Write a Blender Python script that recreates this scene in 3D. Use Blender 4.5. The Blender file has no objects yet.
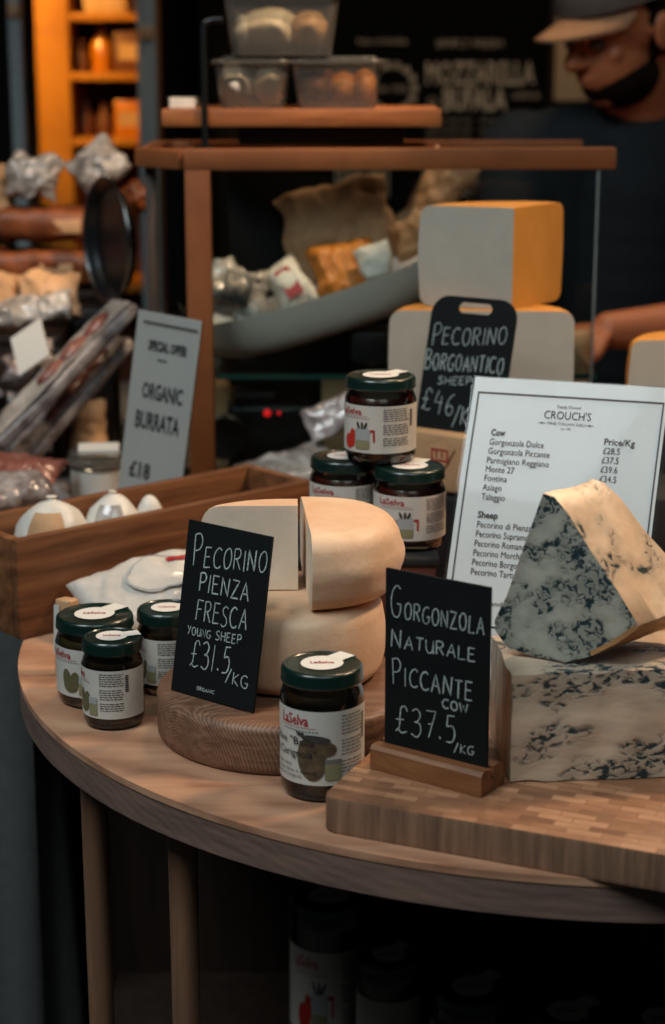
import bpy, bmesh, math, random
from mathutils import Vector, Matrix, noise, Euler

random.seed(7)
PI = math.pi
T = 0.90                      # counter top height
col = bpy.context.scene.collection
R = math.radians

# ------------------------------------------------------------------ helpers
def hexc(h, a=1.0):
    h = h.lstrip('#')
    out = []
    for i in (0, 2, 4):
        c = int(h[i:i+2], 16) / 255
        out.append(c/12.92 if c <= .04045 else ((c+.055)/1.055)**2.4)
    return (*out, a)

class MB:
    """collects shapes in one bmesh"""
    def __init__(s):
        s.bm = bmesh.new(); s.mi = 0
    def _faces(s, fs):
        for f in fs: f.material_index = s.mi
    def box(s, c, d, bevel=0.0, rot=None, seg=2):
        r = bmesh.ops.create_cube(s.bm, size=1.0)
        vs = r['verts']
        for v in vs: v.co = Vector((v.co.x*d[0], v.co.y*d[1], v.co.z*d[2]))
        if bevel > 0:
            es = list({e for v in vs for e in v.link_edges})
            q = bmesh.ops.bevel(s.bm, geom=es, offset=bevel, segments=seg, affect='EDGES', profile=.5)
            vs = list({v for f in q['faces'] for v in f.verts} | {v for v in vs if v.is_valid})
            seen = set(vs); st = list(vs)
            while st:
                v = st.pop()
                for e in v.link_edges:
                    o = e.other_vert(v)
                    if o not in seen: seen.add(o); st.append(o)
            vs = list(seen)
        m = Matrix.Translation(Vector(c)) @ (rot.to_4x4() if rot else Matrix())
        for v in vs: v.co = m @ v.co
        s._faces({f for v in vs for f in v.link_faces})
        return vs
    def lathe(s, prof, seg=40, c=(0, 0, 0), cap=True, sx=1, sy=1):
        rings = []
        for (r, z) in prof:
            rings.append([s.bm.verts.new((c[0]+sx*r*math.cos(2*PI*i/seg), c[1]+sy*r*math.sin(2*PI*i/seg), c[2]+z)) for i in range(seg)])
        fs = []
        for a, b in zip(rings, rings[1:]):
            for i in range(seg):
                j = (i+1) % seg
                fs.append(s.bm.faces.new((a[i], a[j], b[j], b[i])))
        if cap:
            fs.append(s.bm.faces.new(list(reversed(rings[0])))); fs.append(s.bm.faces.new(rings[-1]))
        s._faces(fs); return [v for r in rings for v in r]
    def tube(s, pts, r, seg=10, cap=True):
        pts = [Vector(p) for p in pts]
        rr = r if isinstance(r, (list, tuple)) else [r]*len(pts)
        rings = []; up = None
        for i, p in enumerate(pts):
            t = (pts[min(i+1, len(pts)-1)] - pts[max(i-1, 0)]).normalized()
            if up is None:
                up = Vector((0, 0, 1)) if abs(t.z) < .9 else Vector((1, 0, 0))
            u = (up - t*up.dot(t)).normalized(); w = t.cross(u); up = u
            rings.append([s.bm.verts.new(p + rr[i]*(math.cos(2*PI*k/seg)*u + math.sin(2*PI*k/seg)*w)) for k in range(seg)])
        fs = []
        for a, b in zip(rings, rings[1:]):
            for i in range(seg):
                j = (i+1) % seg
                fs.append(s.bm.faces.new((a[i], a[j], b[j], b[i])))
        if cap:
            fs.append(s.bm.faces.new(list(reversed(rings[0])))); fs.append(s.bm.faces.new(rings[-1]))
        s._faces(fs); return [v for q in rings for v in q]
    def prism(s, poly, z0, z1, bevel=0, seg=2):
        """poly in XY extruded in Z"""
        a = [s.bm.verts.new((x, y, z0)) for x, y in poly]
        b = [s.bm.verts.new((x, y, z1)) for x, y in poly]
        n = len(poly); fs = []
        fs.append(s.bm.faces.new(list(reversed(a)))); fs.append(s.bm.faces.new(b))
        for i in range(n):
            j = (i+1) % n
            fs.append(s.bm.faces.new((a[i], a[j], b[j], b[i])))
        s._faces(fs)
        if bevel:
            es = [e for e in {e for f in fs[:2] for e in f.edges}]
            q = bmesh.ops.bevel(s.bm, geom=es, offset=bevel, segments=seg, affect='EDGES', profile=.5)
            s._faces(q['faces'])
        return a+b
    def grid(s, fn, nu, nv, closed=False):
        g = [[s.bm.verts.new(fn(i/nu, j/nv)) for j in range(nv+1)] for i in range(nu+1)]
        fs = []
        for i in range(nu):
            for j in range(nv):
                fs.append(s.bm.faces.new((g[i][j], g[i+1][j], g[i+1][j+1], g[i][j+1])))
        s._faces(fs); return [v for q in g for v in q]
    def ball(s, c, r, sub=3, sc=(1, 1, 1), rot=None):
        q = bmesh.ops.create_icosphere(s.bm, subdivisions=sub, radius=1)
        m = Matrix.Translation(Vector(c)) @ (rot.to_4x4() if rot else Matrix()) @ Matrix.Diagonal((r*sc[0], r*sc[1], r*sc[2], 1))
        for v in q['verts']: v.co = m @ v.co
        s._faces({f for v in q['verts'] for f in v.link_faces}); return q['verts']
    def quad(s, a, b, c, d):
        f = s.bm.faces.new([s.bm.verts.new(p) for p in (a, b, c, d)]); f.material_index = s.mi
    def xf(s, m):
        for v in s.bm.verts: v.co = m @ v.co
    def build(s, name, mats, parent=None, smooth=40, recalc=True):
        if recalc: bmesh.ops.recalc_face_normals(s.bm, faces=s.bm.faces[:])
        me = bpy.data.meshes.new(name); s.bm.to_mesh(me); s.bm.free()
        o = bpy.data.objects.new(name, me); col.objects.link(o)
        for m in (mats if isinstance(mats, (list, tuple)) else [mats]): me.materials.append(m)
        if smooth:
            me.polygons.foreach_set('use_smooth', [True]*len(me.polygons))
            me.set_sharp_from_angle(angle=R(smooth))
        if parent: o.parent = parent
        return o

def tag(o, label=None, cat=None, group=None, kind=None):
    if label: o['label'] = label
    if cat: o['category'] = cat
    if group: o['group'] = group
    if kind: o['kind'] = kind
    return o

def thing(name, label, cat, loc=(0, 0, 0), rot=(0, 0, 0), group=None):
    o = bpy.data.objects.new(name, None); col.objects.link(o)
    o.location = loc; o.rotation_euler = rot; o.empty_display_size = .02
    return tag(o, label, cat, group)

def structure(o):
    o['kind'] = 'structure'; return o

def copy_tree(o, parent=None):
    c = o.copy(); col.objects.link(c)
    if parent: c.parent = parent
    for ch in [x for x in bpy.data.objects if x.parent == o]:
        copy_tree(ch, c)
    return c

# ------------------------------------------------------------------ materials
def newmat(name):
    m = bpy.data.materials.new(name); m.use_nodes = True
    nt = m.node_tree; b = nt.nodes['Principled BSDF']
    return m, nt, b

def N(nt, t, **kw):
    n = nt.nodes.new(t)
    for k, v in kw.items():
        if k in n.inputs: n.inputs[k].default_value = v
        else: setattr(n, k, v)
    return n

def ramp(nt, stops):
    r = nt.nodes.new('ShaderNodeValToRGB'); e = r.color_ramp.elements
    while len(e) < len(stops): e.new(.5)
    for el, (p, c) in zip(e, stops): el.position = p; el.color = c
    return r

def coords(nt, scale=(1, 1, 1), rot=(0, 0, 0)):
    tc = nt.nodes.new('ShaderNodeTexCoord'); mp = nt.nodes.new('ShaderNodeMapping')
    mp.inputs['Scale'].default_value = scale; mp.inputs['Rotation'].default_value = rot
    nt.links.new(tc.outputs['Object'], mp.inputs['Vector']); return mp.outputs['Vector']

def plain(name, c1, rough=.5, c2=None, scale=30, bump=0, metal=0, spec=.5, coat=0, sss=0, stretch=(1, 1, 1), bscale=None):
    m, nt, b = newmat(name)
    b.inputs['Roughness'].default_value = rough; b.inputs['Metallic'].default_value = metal
    b.inputs['Specular IOR Level'].default_value = spec; b.inputs['Coat Weight'].default_value = coat
    if sss:
        b.inputs['Subsurface Weight'].default_value = sss; b.inputs['Subsurface Scale'].default_value = .006
        b.inputs['Subsurface Radius'].default_value = (1, .6, .35)
    v = coords(nt, stretch)
    if c2 is None:
        b.inputs['Base Color'].default_value = hexc(c1)
    else:
        n = N(nt, 'ShaderNodeTexNoise', Scale=scale, Detail=5.0, Roughness=.6)
        nt.links.new(v, n.inputs['Vector'])
        r = ramp(nt, [(.3, hexc(c1)), (.7, hexc(c2))])
        nt.links.new(n.outputs['Fac'], r.inputs['Fac']); nt.links.new(r.outputs['Color'], b.inputs['Base Color'])
    if bump:
        n2 = N(nt, 'ShaderNodeTexNoise', Scale=bscale or scale*3, Detail=4.0)
        nt.links.new(v, n2.inputs['Vector'])
        bp = N(nt, 'ShaderNodeBump', Strength=bump, Distance=.002)
        nt.links.new(n2.outputs['Fac'], bp.inputs['Height']); nt.links.new(bp.outputs['Normal'], b.inputs['Normal'])
    return m

def wood(name, dark, mid, light, stretch=(2, 40, 40), rot=(0, 0, 0), rough=.5, bump=.25, rings=0, ring_scale=60, spec=.4, patch=None):
    m, nt, b = newmat(name)
    b.inputs['Roughness'].default_value = rough; b.inputs['Specular IOR Level'].default_value = spec
    v = coords(nt, stretch, rot)
    n = N(nt, 'ShaderNodeTexNoise', Scale=1.6, Detail=7.0, Roughness=.62, Distortion=.6)
    nt.links.new(v, n.inputs['Vector'])
    fac = n.outputs['Fac']
    if rings:
        v2 = coords(nt, (1, 1, 1), rot)
        w = N(nt, 'ShaderNodeTexWave', Scale=ring_scale, Distortion=5.0, Detail=3.0)
        w.wave_type = 'RINGS'; w.rings_direction = 'X'; w.inputs['Detail Scale'].default_value = .6
        nt.links.new(v2, w.inputs['Vector'])
        mx = N(nt, 'ShaderNodeMix'); mx.data_type = 'FLOAT'; mx.inputs[0].default_value = rings
        nt.links.new(n.outputs['Fac'], mx.inputs[2]); nt.links.new(w.outputs['Fac'], mx.inputs[3]); fac = mx.outputs[0]
    r = ramp(nt, [(.28, hexc(dark)), (.5, hexc(mid)), (.74, hexc(light))])
    nt.links.new(fac, r.inputs['Fac'])
    nt.links.new(r.outputs['Color'], b.inputs['Base Color'])
    bp = N(nt, 'ShaderNodeBump', Strength=bump, Distance=.001)
    nt.links.new(fac, bp.inputs['Height']); nt.links.new(bp.outputs['Normal'], b.inputs['Normal'])
    return m

def endgrain(name, cols, rough=.5):
    """little laminated blocks, long way along local X"""
    m, nt, b = newmat(name)
    b.inputs['Roughness'].default_value = rough; b.inputs['Specular IOR Level'].default_value = .4
    v = coords(nt)
    br = N(nt, 'ShaderNodeTexBrick', Scale=1.0)
    br.inputs['Brick Width'].default_value = .027; br.inputs['Row Height'].default_value = .0092
    br.inputs['Mortar Size'].default_value = .0005; br.inputs['Bias'].default_value = 0.0
    br.offset = .43; br.offset_frequency = 2; br.squash = 1
    br.inputs['Color1'].default_value = (0, 0, 0, 1); br.inputs['Color2'].default_value = (1, 1, 1, 1); br.inputs['Mortar'].default_value = (.25, .25, .25, 1)
    nt.links.new(v, br.inputs['Vector'])
    n = N(nt, 'ShaderNodeTexNoise', Scale=1.0, Detail=6.0, Roughness=.65)
    v2 = coords(nt, (45, 420, 60)); nt.links.new(v2, n.inputs['Vector'])
    big = N(nt, 'ShaderNodeTexNoise', Scale=14.0, Detail=2.0); nt.links.new(v, big.inputs['Vector'])
    def mix(a, c, f):
        mx = N(nt, 'ShaderNodeMix'); mx.data_type = 'FLOAT'; mx.inputs[0].default_value = f
        nt.links.new(a, mx.inputs[2]); nt.links.new(c, mx.inputs[3]); return mx.outputs[0]
    f = mix(br.outputs['Color'], n.outputs['Fac'], .55); f = mix(f, big.outputs['Fac'], .2)
    r = ramp(nt, [(.22, hexc(cols[0])), (.48, hexc(cols[1])), (.78, hexc(cols[2]))])
    nt.links.new(f, r.inputs['Fac']); nt.links.new(r.outputs['Color'], b.inputs['Base Color'])
    return m

def bluecheese(name, base1, base2, vein, amount=.5, scale=55, rough=.45, rot=(0, 0, 0), stretch=(1, 1, 1), cluster=.62):
    m, nt, b = newmat(name)
    b.inputs['Roughness'].default_value = rough
    b.inputs['Subsurface Weight'].default_value = .15; b.inputs['Subsurface Scale'].default_value = .004
    v = coords(nt, stretch, rot)
    n0 = N(nt, 'ShaderNodeTexNoise', Scale=25.0, Detail=4.0); nt.links.new(v, n0.inputs['Vector'])
    r0 = ramp(nt, [(.35, hexc(base1)), (.65, hexc(base2))]); nt.links.new(n0.outputs['Fac'], r0.inputs['Fac'])
    n1 = N(nt, 'ShaderNodeTexNoise', Scale=float(scale)*2.7, Detail=3.0, Roughness=.55, Distortion=.7); nt.links.new(v, n1.inputs['Vector'])
    n2 = N(nt, 'ShaderNodeTexNoise', Scale=float(scale)*cluster, Detail=2.0, Roughness=.5); nt.links.new(v, n2.inputs['Vector'])
    r1 = ramp(nt, [(.455, (0, 0, 0, 1)), (.56, (1, 1, 1, 1))]); nt.links.new(n1.outputs['Fac'], r1.inputs['Fac'])
    r2 = ramp(nt, [(.62-amount*.2, (0, 0, 0, 1)), (.70-amount*.2, (1, 1, 1, 1))]); nt.links.new(n2.outputs['Fac'], r2.inputs['Fac'])
    mu = N(nt, 'ShaderNodeMath', operation='MULTIPLY'); nt.links.new(r1.outputs['Color'], mu.inputs[0]); nt.links.new(r2.outputs['Color'], mu.inputs[1])
    # faint halo of green round the veins
    r3 = ramp(nt, [(.50-amount*.2, (0, 0, 0, 1)), (.75-amount*.2, (.42, .42, .42, 1))]); nt.links.new(n2.outputs['Fac'], r3.inputs['Fac'])
    mxm = N(nt, 'ShaderNodeMath', operation='MAXIMUM'); nt.links.new(mu.outputs[0], mxm.inputs[0]); nt.links.new(r3.outputs['Color'], mxm.inputs[1])
    mx = N(nt, 'ShaderNodeMix'); mx.data_type = 'RGBA'
    nt.links.new(mxm.outputs[0], mx.inputs[0]); nt.links.new(r0.outputs['Color'], mx.inputs[6]); mx.inputs[7].default_value = hexc(vein)
    nt.links.new(mx.outputs[2], b.inputs['Base Color'])
    hb = N(nt, 'ShaderNodeTexNoise', Scale=130.0, Detail=4.0); nt.links.new(v, hb.inputs['Vector'])
    ad = N(nt, 'ShaderNodeMath', operation='SUBTRACT'); nt.links.new(hb.outputs['Fac'], ad.inputs[0]); nt.links.new(mu.outputs[0], ad.inputs[1])
    bp = N(nt, 'ShaderNodeBump', Strength=.35, Distance=.0015); nt.links.new(ad.outputs[0], bp.inputs['Height']); nt.links.new(bp.outputs['Normal'], b.inputs['Normal'])
    return m

def glass(name, tint='ffffff', ior=1.45, rough=.02, gain=1.0, body=0.0, bodycol='ffffff'):
    """clear sheet: transmits straight on, mirrors at grazing angles, optionally a little milky"""
    m = bpy.data.materials.new(name); m.use_nodes = True; nt = m.node_tree; nt.nodes.clear()
    out = N(nt, 'ShaderNodeOutputMaterial'); tr = N(nt, 'ShaderNodeBsdfTransparent'); gl = N(nt, 'ShaderNodeBsdfGlossy', Roughness=rough)
    tr.inputs['Color'].default_value = hexc(tint)
    fr = N(nt, 'ShaderNodeFresnel', IOR=ior); mu = N(nt, 'ShaderNodeMath', operation='MULTIPLY'); mu.inputs[1].default_value = gain
    nt.links.new(fr.outputs[0], mu.inputs[0])
    base = tr.outputs[0]
    if body:
        df = N(nt, 'ShaderNodeBsdfDiffuse'); df.inputs['Color'].default_value = hexc(bodycol)
        m0 = N(nt, 'ShaderNodeMixShader'); m0.inputs[0].default_value = body
        nt.links.new(tr.outputs[0], m0.inputs[1]); nt.links.new(df.outputs[0], m0.inputs[2]); base = m0.outputs[0]
    mx = N(nt, 'ShaderNodeMixShader'); nt.links.new(mu.outputs[0], mx.inputs[0]); nt.links.new(base, mx.inputs[1]); nt.links.new(gl.outputs[0], mx.inputs[2])
    nt.links.new(mx.outputs[0], out.inputs['Surface']); return m

M = {}
M['table'] = wood('table wood', '906850', 'b08468', 'c29878', stretch=(3, 22, 22), rot=(0, 0, R(25)), rough=.42, bump=.1, rings=.22, ring_scale=14)
M['rim'] = wood('shaded rim wood', '574640', '6f5a50', '84695a', stretch=(8, 8, 90), rough=.55, bump=.2, rings=.1, ring_scale=40)  # same wood as the top, coloured darker to stand for shade
M['leg'] = wood('turned leg wood', '5f4536', '785843', '8d6a50', stretch=(40, 40, 3), rough=.5)
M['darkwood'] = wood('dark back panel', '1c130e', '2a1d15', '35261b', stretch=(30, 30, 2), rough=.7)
M['crate'] = wood('crate wood', '4a2c19', '6d452a', '8d5f3b', stretch=(3, 30, 45), rough=.5, bump=.25, rings=.10, ring_scale=14)
M['round'] = wood('round board wood', '543a2b', '745340', '937055', stretch=(6, 70, 110), rot=(0, 0, R(-38)), rough=.5, bump=.3, rings=.22, ring_scale=120)
M['board'] = endgrain('laminated board', ('5d3f2d', '8c6246', 'b98c69'))
M['board_side'] = wood('board side grain', '5a4335', '7a5c48', '94735a', stretch=(70, 70, 5), rough=.55, bump=.2)
M['holder'] = wood('holder wood', '583622', '7a4e30', '96673f', stretch=(6, 50, 50), rough=.5)
M['casewood'] = wood('case frame wood', '6b4026', '7d4c2c', '8a5834', stretch=(4, 4, 4), rough=.5, bump=.05, spec=.25)
M['darkpost'] = plain('dark post', '3a302a', .5, '463a32', 10)
M['shelfwood'] = wood('shelf board wood', '6f3f20', '8d5630', 'a66a3c', stretch=(4, 30, 30), rough=.45)
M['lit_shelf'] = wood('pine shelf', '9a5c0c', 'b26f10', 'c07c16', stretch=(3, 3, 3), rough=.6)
M['slate'] = plain('chalkboard black', '090c0d', .7, '101415', 18, spec=.2)
M['chalk'] = plain('chalk', '76827f', .9, 'c2ccc8', 700, spec=.1)
M['chalk_dim'] = plain('faded chalk', 'a89880', .9, 'dccbb0', 40, spec=.1)
M['paper'] = plain('menu paper', 'b9c1c1', .45, 'c0c8c8', 12, coat=.15)
M['ink'] = plain('ink', '15191b', .5)
M['paper_grey'] = plain('grey sign card', '929694', .5, '9a9e9b', 10)
M['ink_soft'] = plain('soft ink', '1c2021', .5)
M['acrylic'] = glass('acrylic', 'f2f5f5', 1.35, .05, .7, .02, 'b0baba')
M['rind'] = plain('sheep cheese rind', 'd8ad89', .5, 'e7c5a3', 22, bump=.25, sss=.15, bscale=170)
M['paste'] = plain('sheep cheese paste', 'e0ccb4', .55, 'ead9c4', 30, bump=.25, sss=.2, bscale=90)
M['hard_paste'] = plain('hard cheese paste', 'aaa699', .55, 'b3afa1', 25, bump=.15, sss=.15)
M['hard_lit'] = plain('lamplit cheese cut', 'ae7a34', .55, 'b98640', 25, bump=.2, sss=.15)  # golden lamplight put into the colour of this cut face
M['hard_rind'] = plain('golden rind', 'b9792f', .5, 'cc9040', 25, bump=.3)
M['blue_shaded_face'] = bluecheese('veined paste', 'aeae9f', 'bfbcab', '22363b', .98, 76, cluster=.5)  # shade on the wedge's front put into its grey paste
M['blue_block'] = bluecheese('veined paste on block', 'cdb69c', 'd8c4aa', '23363a', .74, 56, stretch=(.75, 1, 1.3), cluster=.42)
M['blue_lit_side'] = bluecheese('lamplit paste side', 'eac49c', 'f2d2ae', '39403f', .45, 52)  # warm lamplight put into the cream colour of the wedge's side
M['blue_edge'] = wood('grey cheese edge', '5d5f5c', 'a9a698', 'bdb9a8', stretch=(60, 60, 6), rough=.5, bump=.2)
M['blue_rind'] = plain('brown rind', '8f6138', .6, 'b98a5a', 30, bump=.4)
M['lid'] = plain('dark green lid', '08211c', .30, coat=.3)
M['sticker'] = plain('white sticker', 'd6d4cc', .5)
M['red'] = plain('red print', '9c1f24', .5)
M['red_tomato'] = plain('tomato red', 'b32a1c', .5)
M['label'] = plain('jar label', 'bfbdb4', .55, 'c7c5bc', 14)
M['print_grey'] = plain('grey print', '6e6c68', .6)
M['print_black'] = plain('black print', '24211f', .6)
M['olive_brown'] = plain('olive brown', '40362a', .5, '66553f', 120)
M['olive_dark'] = plain('dark spoon', '3c3a38', .5)
M['olive_green'] = plain('olive green', '57533a', .5, '6b6648', 60)
M['leaf_patch'] = plain('leaf patch', '7b7858', .6, '8a8766', 80)
M['pale_blue'] = plain('pale blue print', '9aa09f', .6)
M['jarglass'] = glass('jar glass', 'd8dcd2', 1.5, .03, 1.6)
M['brine'] = plain('olives in brine', '2e2010', .25, '563b20', 70, coat=.5)
M['sauce'] = plain('red sauce', '43140a', .3, '6b2010', 60, coat=.5)
M['pesto'] = plain('green cream', '4e4021', .3, '64522a', 60, coat=.5)
M['wrap'] = plain('printed wrapping', 'b9b4aa', .3, 'd2cec6', 20, bump=.3, coat=.3)
M['kraft'] = plain('kraft paper', 'a8805a', .7, 'bd966d', 30, bump=.3)
M['white_wrap'] = plain('white wrapping', 'c7c4ba', .4, 'dad7cd', 25, bump=.3)
M['plastic'] = glass('clear plastic', 'f0f0ec', 1.5, .16, 2.0, .09, 'ded8cc')
M['case_glass'] = glass('case glass', 'eef3f2', 1.2, .01, .6)
M['side_glass'] = glass('side glass', 'e6ecea', 1.2, .05, .15)
M['glass_edge'] = plain('green glass edge', '1d4a44', .15, spec=.8)
M['pane_edge'] = plain('polished glass edge', '7d8a88', .2, spec=.8)
M['dish'] = plain('melamine dish', 'e6ded2', .35, 'ece4d8', 8)
M['black'] = plain('black plastic', '0b0d0e', .4)
M['blackcloth'] = plain('black cloth', '0d0f10', .9, '17191a', 200, bump=.4)
M['redwood'] = plain('reddish riser wood', '4a2318', .6, '5b2d1e', 40)
M['led'] = plain('red light', 'd01010', .4)
_b = M['led'].node_tree.nodes['Principled BSDF']; _b.inputs['Emission Color'].default_value = (1, .02, .02, 1); _b.inputs['Emission Strength'].default_value = .8
M['steel'] = plain('brushed steel', '878c8e', .22, metal=1)
M['dark_steel'] = plain('dark steel', '262c30', .32, metal=.7)
M['post'] = plain('sky toned steel', '8d999c', .35, '9aa5a8', 6)  # pale bluish tone stands in for sky reflected on grey steel
M['meat'] = plain('cured meat', '5d2a22', .4, '8b5a4e', 60, coat=.4)
M['vacpack'] = plain('vacuum pack', 'b0acaa', .16, '4e3f3c', 32, bump=.4, coat=.6)
M['vacpack_red'] = plain('dark vacuum pack', '3f2322', .16, 'a39c99', 30, bump=.4, coat=.6)
M['loaf'] = plain('brown crust', '4a200c', .5, '8a4a1e', 30, bump=.5)
M['tan'] = plain('tan wrapping', 'b28a62', .5, 'c79f77', 20, bump=.3)
M['greywrap'] = plain('grey wrapping', '6e665f', .22, 'bcb7b0', 26, bump=.4, coat=.6)
M['cloth'] = plain('grey table cloth', '505252', .85, '5a5c5c', 60, bump=.2)
M['wall'] = plain('dark wall', '181818', .9, '201f1e', 6)
M['boardwall'] = plain('big chalkboard', '060707', .85, '0a0b0b', 5, spec=.1)
M['floor'] = plain('floor', '2a2a2a', .8, '383736', 5)
M['canvas'] = plain('canopy canvas', '1b1d1f', .9)
M['pale_panel'] = plain('pale panel', 'c7a074', .7, 'd4ad80', 6)
M['skin'] = plain('skin', 'a8633f', .5, 'b36c46', 20, sss=.1)
M['shirt'] = plain('navy shirt', '0c1419', .9, '111b21', 50, bump=.2)
M['trousers'] = plain('dark trousers', '14161a', .9)
M['cap'] = plain('grey cap', '4a423d', .85, '574d47', 60)
M['brim'] = plain('tan brim', '9a7150', .8, 'a67c59', 60)
M['hair'] = plain('dark hair', '120b07', .95, '1e130c', 120, spec=.05)
M['eye'] = plain('eye', '5a4a40', .3)
M['mozz'] = plain('pale curd', 'd8cbb4', .4, 'e6dcc8', 20, bump=.2)
M['orange'] = plain('orange food', 'b0661c', .5, 'cd8530', 22, bump=.3)
M['amber'] = plain('amber glass', 'b9690f', .25, 'd38216', 30, coat=.4)
M['rust'] = plain('brown packet', '5a2f16', .6, '74401f', 30)

# ------------------------------------------------------------------ lettering
_fcache = {}
def font_mesh(txt, size, bold=0, align='LEFT', xs=1.0, sp=1.0):
    """triangles of printed text in the XY plane"""
    key = (txt, size, bold, align, xs, sp)
    if key not in _fcache:
        c = bpy.data.curves.new('lettering', 'FONT'); c.body = txt; c.size = size; c.offset = bold*size
        c.align_x = align; c.resolution_u = 2; c.fill_mode = 'FRONT'; c.space_character = sp
        o = bpy.data.objects.new('lettering', c); col.objects.link(o)
        dg = bpy.context.evaluated_depsgraph_get(); dg.update()
        me = o.evaluated_get(dg).to_mesh()
        vs = [(v.co.x*xs, v.co.y) for v in me.vertices]; fs = [tuple(p.vertices) for p in me.polygons]
        o.evaluated_get(dg).to_mesh_clear()
        bpy.data.objects.remove(o); bpy.data.curves.remove(c)
        _fcache[key] = (vs, fs)
    return _fcache[key]

def put_text(mb, txt, size, fn, x=0, y=0, bold=0, align='LEFT', width=None, sp=1.0, xs=1.0):
    vs, fs = font_mesh(txt, size, bold, align, 1.0, sp)
    if width:
        w = max(v[0] for v in vs)-min(v[0] for v in vs); xs = width/w
    nv = [mb.bm.verts.new(fn(x+vx*xs, y+vy)) for vx, vy in vs]
    for f in fs:
        try:
            q = mb.bm.faces.new([nv[i] for i in f]); q.material_index = mb.mi
        except ValueError: pass

def put_quad(mb, fn, x0, y0, x1, y1, nx=1):
    for i in range(nx):
        a = x0+(x1-x0)*i/nx; b = x0+(x1-x0)*(i+1)/nx
        mb.quad(fn(a, y0), fn(b, y0), fn(b, y1), fn(a, y1))

def put_ellipse(mb, fn, cx, cy, rx, ry, rot=0, n=20):
    c, q = math.cos(rot), math.sin(rot); prev = None
    for k in (1, .66, .33):
        cur = [mb.bm.verts.new(fn(cx+k*(c*rx*math.cos(2*PI*i/n)-q*ry*math.sin(2*PI*i/n)), cy+k*(q*rx*math.cos(2*PI*i/n)+c*ry*math.sin(2*PI*i/n)))) for i in range(n)]
        if prev:
            for i in range(n):
                f = mb.bm.faces.new((prev[i], prev[(i+1) % n], cur[(i+1) % n], cur[i])); f.material_index = mb.mi
        prev = cur
    f = mb.bm.faces.new(prev); f.material_index = mb.mi

# hand drawn chalk capitals: strokes in a unit box, '~' marks a curved stroke
G = {
 'A': ('.58', '0,0 .3,1 .58,0', '.1,.38 .5,.36'), 'B': ('.5', '.03,0 0,1', '~0,.98 .3,1 .42,.8 .3,.6 0,.52', '~0,.52 .4,.5 .52,.26 .35,.03 .0,0'),
 'C': ('.55', '~.55,.88 .35,1 .1,.8 .02,.45 .15,.08 .4,0 .58,.12'), 'E': ('.45', '.03,1 0,0', '0,1 .45,1', '0,.53 .38,.55', '0,0 .47,.03'),
 'F': ('.45', '.02,1 0,0', '0,1 .47,.98', '0,.54 .36,.55'), 'G': ('.6', '~.55,.9 .35,1 .1,.8 .02,.42 .15,.06 .42,0 .57,.2 .58,.42', '.36,.42 .62,.42'),
 'H': ('.5', '0,1 .02,0', '.5,1 .48,0', '0,.5 .5,.53'), 'I': ('.12', '.06,1 .06,0'), 'K': ('.48', '.02,1 0,0', '.46,.98 .02,.45 .5,0'),
 'L': ('.45', '.02,1 0,0 .46,.03'), 'N': ('.55', '0,0 .03,1 .5,0 .54,1'), 'O': ('.58', '~.3,1 .08,.82 .02,.45 .15,.06 .34,0 .52,.2 .56,.6 .45,.92 .3,1'),
 'P': ('.46', '.04,0 0,1', '~0,.98 .3,1.02 .46,.8 .34,.54 .02,.46'), 'R': ('.5', '.02,0 0,1', '~0,.98 .32,1 .45,.78 .32,.56 .02,.5', '.2,.5 .5,0'),
 'S': ('.46', '~.45,.9 .25,1 .05,.82 .15,.58 .38,.42 .42,.15 .2,0 0,.1'), 'T': ('.5', '0,.98 .52,1', '.26,.98 .25,0'), 'U': ('.5', '~0,1 .02,.3 .2,0 .4,.12 .48,.5 .5,1', '.5,1 .52,0'),
 'W': ('.7', '0,1 .15,0 .34,.75 .52,0 .7,1'), 'Y': ('.5', '0,1 .25,.52', '.5,1 .15,-.1'), 'Z': ('.5', '0,1 .5,.98 0,0 .54,.03'),
 '£': ('.55', '~.55,.82 .42,1 .24,.92 .2,.6 .18,.2 .02,.02', '~.02,.03 .12,.12 .3,.0 .56,.08', '.0,.48 .4,.5'),
 '3': ('.45', '~.02,.92 .25,1.02 .42,.82 .3,.58 .14,.53', '~.14,.53 .4,.48 .46,.2 .28,-.02 .0,.08'), '1': ('.2', '.1,1 .08,0'),
 '5': ('.45', '.42,1 .1,.98 .06,.58', '~.06,.58 .32,.62 .44,.35 .32,.05 .02,.02'), '7': ('.45', '0,.98 .46,1 .18,0', '.12,.5 .38,.52'),
 '4': ('.5', '.2,1 .0,.42 .5,.46', '.4,.75 .36,-.1'), '6': ('.46', '~.4,1 .15,.75 .02,.3 .18,0 .4,.12 .4,.38 .2,.46 .04,.28'),
 '.': ('.1', '.03,.08 .08,.0'), '/': ('.4', '.4,1.1 0,-.15'), ' ': ('.35',),
}
def _strokes(ch):
    g = G[ch]; out = []
    for s in g[1:]:
        cur = s.startswith('~'); pts = [tuple(float(a) for a in p.split(',')) for p in s.lstrip('~').split()]
        if cur:
            q = []
            P = [pts[0]]+pts+[pts[-1]]
            for i in range(1, len(P)-2):
                for k in range(5):
                    t = k/5; a, b, c, d = P[i-1], P[i], P[i+1], P[i+2]
                    q.append(tuple(.5*(2*b[n]+(c[n]-a[n])*t+(2*a[n]-5*b[n]+4*c[n]-d[n])*t*t+(3*b[n]-a[n]-3*c[n]+d[n])*t**3) for n in (0, 1)))
            q.append(pts[-1]); pts = q
        out.append(pts)
    return float(g[0]), out

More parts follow.
